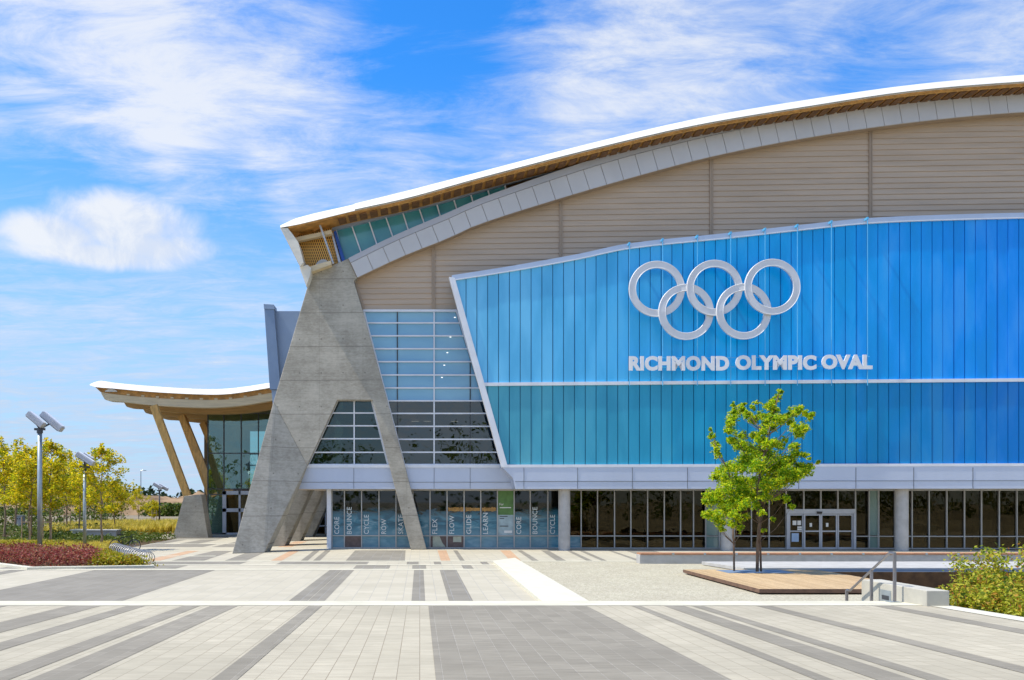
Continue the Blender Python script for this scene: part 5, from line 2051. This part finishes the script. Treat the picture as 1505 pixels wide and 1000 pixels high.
# ------------------------------------------------------------------ spiral rack and bicycle
ra, rb_ = G(219, 832.0), G(167, 815)
rk = thing('bicycle_rack', 'long silver spiral bicycle rack beside the planting bed', 'bicycle rack', ra)
mb = MB()
n_coil, seg = 17, 16
axis = (rb_ - ra)
ad = axis.normalized()
sd = Vector((-ad.y, ad.x, 0))
pts = []
for i in range(n_coil * seg + 1):
    t = i / (n_coil * seg)
    th = 2 * math.pi * i / seg
    pts.append(ra + axis * t + sd * (.28 * math.cos(th)) + Vector((0, 0, .29 + .28 * math.sin(th))))
mb.tube(pts, .018, 6)
simple('bright_steel', (.48, .48, .48), .4, .5, .05, 3)
mb.build('coil', 'bright_steel', rk, smooth=True)
mb = MB()
for t in (0.03, .5, .97):
    c = ra + axis * t
    mb.box((c.x - .09, c.y - .09, 0), (c.x + .09, c.y + .09, .015))
mb.build('foot_plate', 'galvanised', rk)

bk0 = Vector((P(198, 0, 44.2).x, 44.2, 0))
bike = thing('bicycle', 'dark bicycle parked at the far end of the spiral rack', 'bicycle', bk0)
r_w = .33
fw, rw = bk0 + Vector((0, 0, r_w)), bk0 + Vector((-1.05, .12, r_w))
fd = (fw - rw).normalized()


def ring_pts(c, r, n=28): return [c + fd * (r * math.cos(2 * math.pi * i / n)) + Vector((0, 0, r * math.sin(2 * math.pi * i / n))) for i in range(n)]


for c in (fw, rw):
    mb = MB(); mb.tube(ring_pts(c, r_w - .02), .02, 8, closed=True); wh = mb.build('wheel', 'tyre', bike, smooth=True)
    mb = MB(); mb.tube(ring_pts(c, r_w - .045), .009, 6, closed=True); mb.build('rim', 'silver', wh, smooth=True)
    mb = MB()
    for i in range(14):
        p = c + fd * ((r_w - .05) * math.cos(2 * math.pi * i / 14)) + Vector((0, 0, (r_w - .05) * math.sin(2 * math.pi * i / 14)))
        mb.tube([c, p], .003, 4)
    mb.cyl(c + Vector((0, -.04, 0)), c + Vector((0, .04, 0)), .02, 8)
    mb.build('spoke', 'silver', wh)
bb = rw.lerp(fw, .42) + Vector((0, 0, -.06)); st_ = rw.lerp(fw, .30) + Vector((0, 0, .42)); hd_ = rw.lerp(fw, .84) + Vector((0, 0, .46)); hl = rw.lerp(fw, .87) + Vector((0, 0, .34))
mb = MB()
for a, b in ((bb, st_), (st_, hd_), (bb, hl), (hl, hd_)): mb.tube([a, b], .02, 8)
for a, b in ((bb, rw), (st_, rw), (hl, fw)): mb.tube([a, b], .013, 6)
mb.build('frame', 'black', bike)
mb = MB(); mb.tube([hd_, hd_ + Vector((0, 0, .09)) + fd * .03], .014, 6); hb = hd_ + Vector((0, 0, .09)) + fd * .05
mb.tube([hb + Vector((0, -.28, .02)), hb, hb + Vector((0, .28, .02))], .013, 6); mb.build('handlebar', 'black', bike)
mb = MB(); mb.tube([st_, st_ + Vector((0, 0, .12)) - fd * .03], .013, 6)
sc = st_ + Vector((0, 0, .14)) - fd * .04
mb.prism([sc - fd * .13 + Vector((0, -.07, 0)), sc + fd * .15 + Vector((0, -.02, 0)), sc + fd * .15 + Vector((0, .02, 0)), sc - fd * .13 + Vector((0, .07, 0))], (0, 0, .04)); mb.build('saddle', 'black', bike)
mb = MB(); mb.cyl(bb + Vector((0, -.05, 0)), bb + Vector((0, -.035, 0)), .09, 16); mb.tube([bb + Vector((0, -.06, 0)), bb + Vector((0, -.06, -.17))], .012, 6); mb.build('crank', 'dark_steel', bike)

# ------------------------------------------------------------------ shrubs at the terrace edge
def shrub(px, D, zb, zt, rad, n, label, seed):
    r = random.Random(seed)
    base = Vector(((px - CX) / F * D, D, zb))
    t = thing('shrub', label, 'shrub', base, 'shrubs beside the terrace')
    st, fo = MB(), MB()
    hgt = zt - zb
    for k in range(24):
        az = r.uniform(0, 6.28); sp_ = rad * math.sqrt(r.random())
        h = hgt * r.uniform(.6, 1.25) * (1 - .35 * sp_ / rad)
        tip = base + Vector((math.cos(az) * sp_, math.sin(az) * sp_, h))
        mid_ = base.lerp(tip, .5) + Vector((math.cos(az) * .1, math.sin(az) * .1, .05))
        st.tube([base + Vector((math.cos(az) * .1, math.sin(az) * .1, 0)), mid_, tip], [.014, .009, .004], 5)
        m_ = int(n / 24 * 1.5)
        for _ in range(m_):
            u = r.random()**.75
            p = (base.lerp(mid_, u * 2) if u < .5 else mid_.lerp(tip, u * 2 - 1))
            p = p + Vector((r.gauss(0, .10), r.gauss(0, .10), r.gauss(0, .07)))
            leaf(fo, p, .08, .6, .4, r)
        for _ in range(9): leaf(fo, tip + Vector((r.gauss(0, .05), r.gauss(0, .05), r.gauss(0, .05))), .085, .55, .4, r)
    simple('stem_red', (.26, .09, .05), .8, 0, .2, 5) if 'stem_red' not in MATS else None
    st.build('stem', 'stem_red', t, recalc=False)
    fo.build('foliage', 'leaf_shrub', t, recalc=False)


shrub(1432, 18.2, 0, 1.42, .70, 2200, 'yellow-green shrub touching the end of the low white wall', 1)
shrub(1420, 15.9, .25, 1.05, .42, 1200, 'lowest shrub clump right behind the white block', 2)
shrub(1492, 17.4, 0, 1.85, .78, 3000, 'tallest reddish green shrub with upright sprigs at the frame edge', 3)
shrub(1470, 15.4, .25, 1.02, .50, 1400, 'small dense shrub along the terrace kerb between two taller ones', 4)
shrub(1530, 14.6, .2, 1.15, .50, 1300, 'shrub partly cut by the frame edge beside the kerb', 5)
shrub(1462, 16.6, 0, 1.18, .60, 1900, 'middle shrub filling the gap between the tall sprigs and the wall', 6)
sheet('planting_bed', [(9.4, 12), (14.35, 12), (14.35, 19.9), (9.4, 19.9)], 'soil', .02)

# ------------------------------------------------------------------ distance
def mound():
    mb = MB()
    r = random.Random(5)
    nx, ny = 46, 12
    x0, x1, y0, y1 = -92, -30, 165, 200
    idx = []
    for j in range(ny + 1):
        row = []
        for i in range(nx + 1):
            u, v = i / nx, j / ny
            h = 5.2 * math.sin(math.pi * v)**.6 * (math.sin(math.pi * min(max(u, 0), 1))**.35)
            h *= .72 + .2 * math.sin(u * 9 + 1) + .12 * math.sin(u * 23 + v * 5) + .05 * math.sin(u * 61 + v * 17) + .12 * r.uniform(-1, 1)
            row.append(len(mb.v)); mb.v.append(Vector((x0 + (x1 - x0) * u, y0 + (y1 - y0) * v, h - .1)))
        idx.append(row)
    for j in range(ny):
        for i in range(nx):
            mb.f.append([idx[j][i], idx[j][i + 1], idx[j + 1][i + 1], idx[j + 1][i]])
    return struct(mb.build('dirt_hill', 'dirt', smooth=True))


mound()


def wood(name, x0, x1, y0, y1, h, n, size, m_, seed):
    r = random.Random(seed)
    mb = MB()
    for k in range(n):
        c = Vector((r.uniform(x0, x1), r.uniform(y0, y1), 0))
        hh = h * r.uniform(.6, 1.1)
        for _ in range(46):
            z_ = hh * r.random()
            rr = hh * .30 * math.sin(math.pi * min(.95, z_ / hh * .8 + .18))
            leaf(mb, c + Vector((r.gauss(0, rr), r.gauss(0, rr), z_)), size, .7, .3, r)
    return struct(mb.build(name, m_, recalc=False), 'stuff')


wood('far_wood', -330, -128, 400, 430, 12.5, 60, 2.6, 'leaf_dark', 3)
wood('far_wood', -150, -100, 330, 350, 8.5, 34, 1.8, 'leaf_dark', 4)
wood('far_wood', -620, -60, 560, 640, 11, 90, 4.0, 'leaf_dark', 6)
wood('far_wood', -110, 160, -100, -62, 19, 110, 1.6, 'leaf_mid', 8)    # park trees behind the photographer, seen in the glass
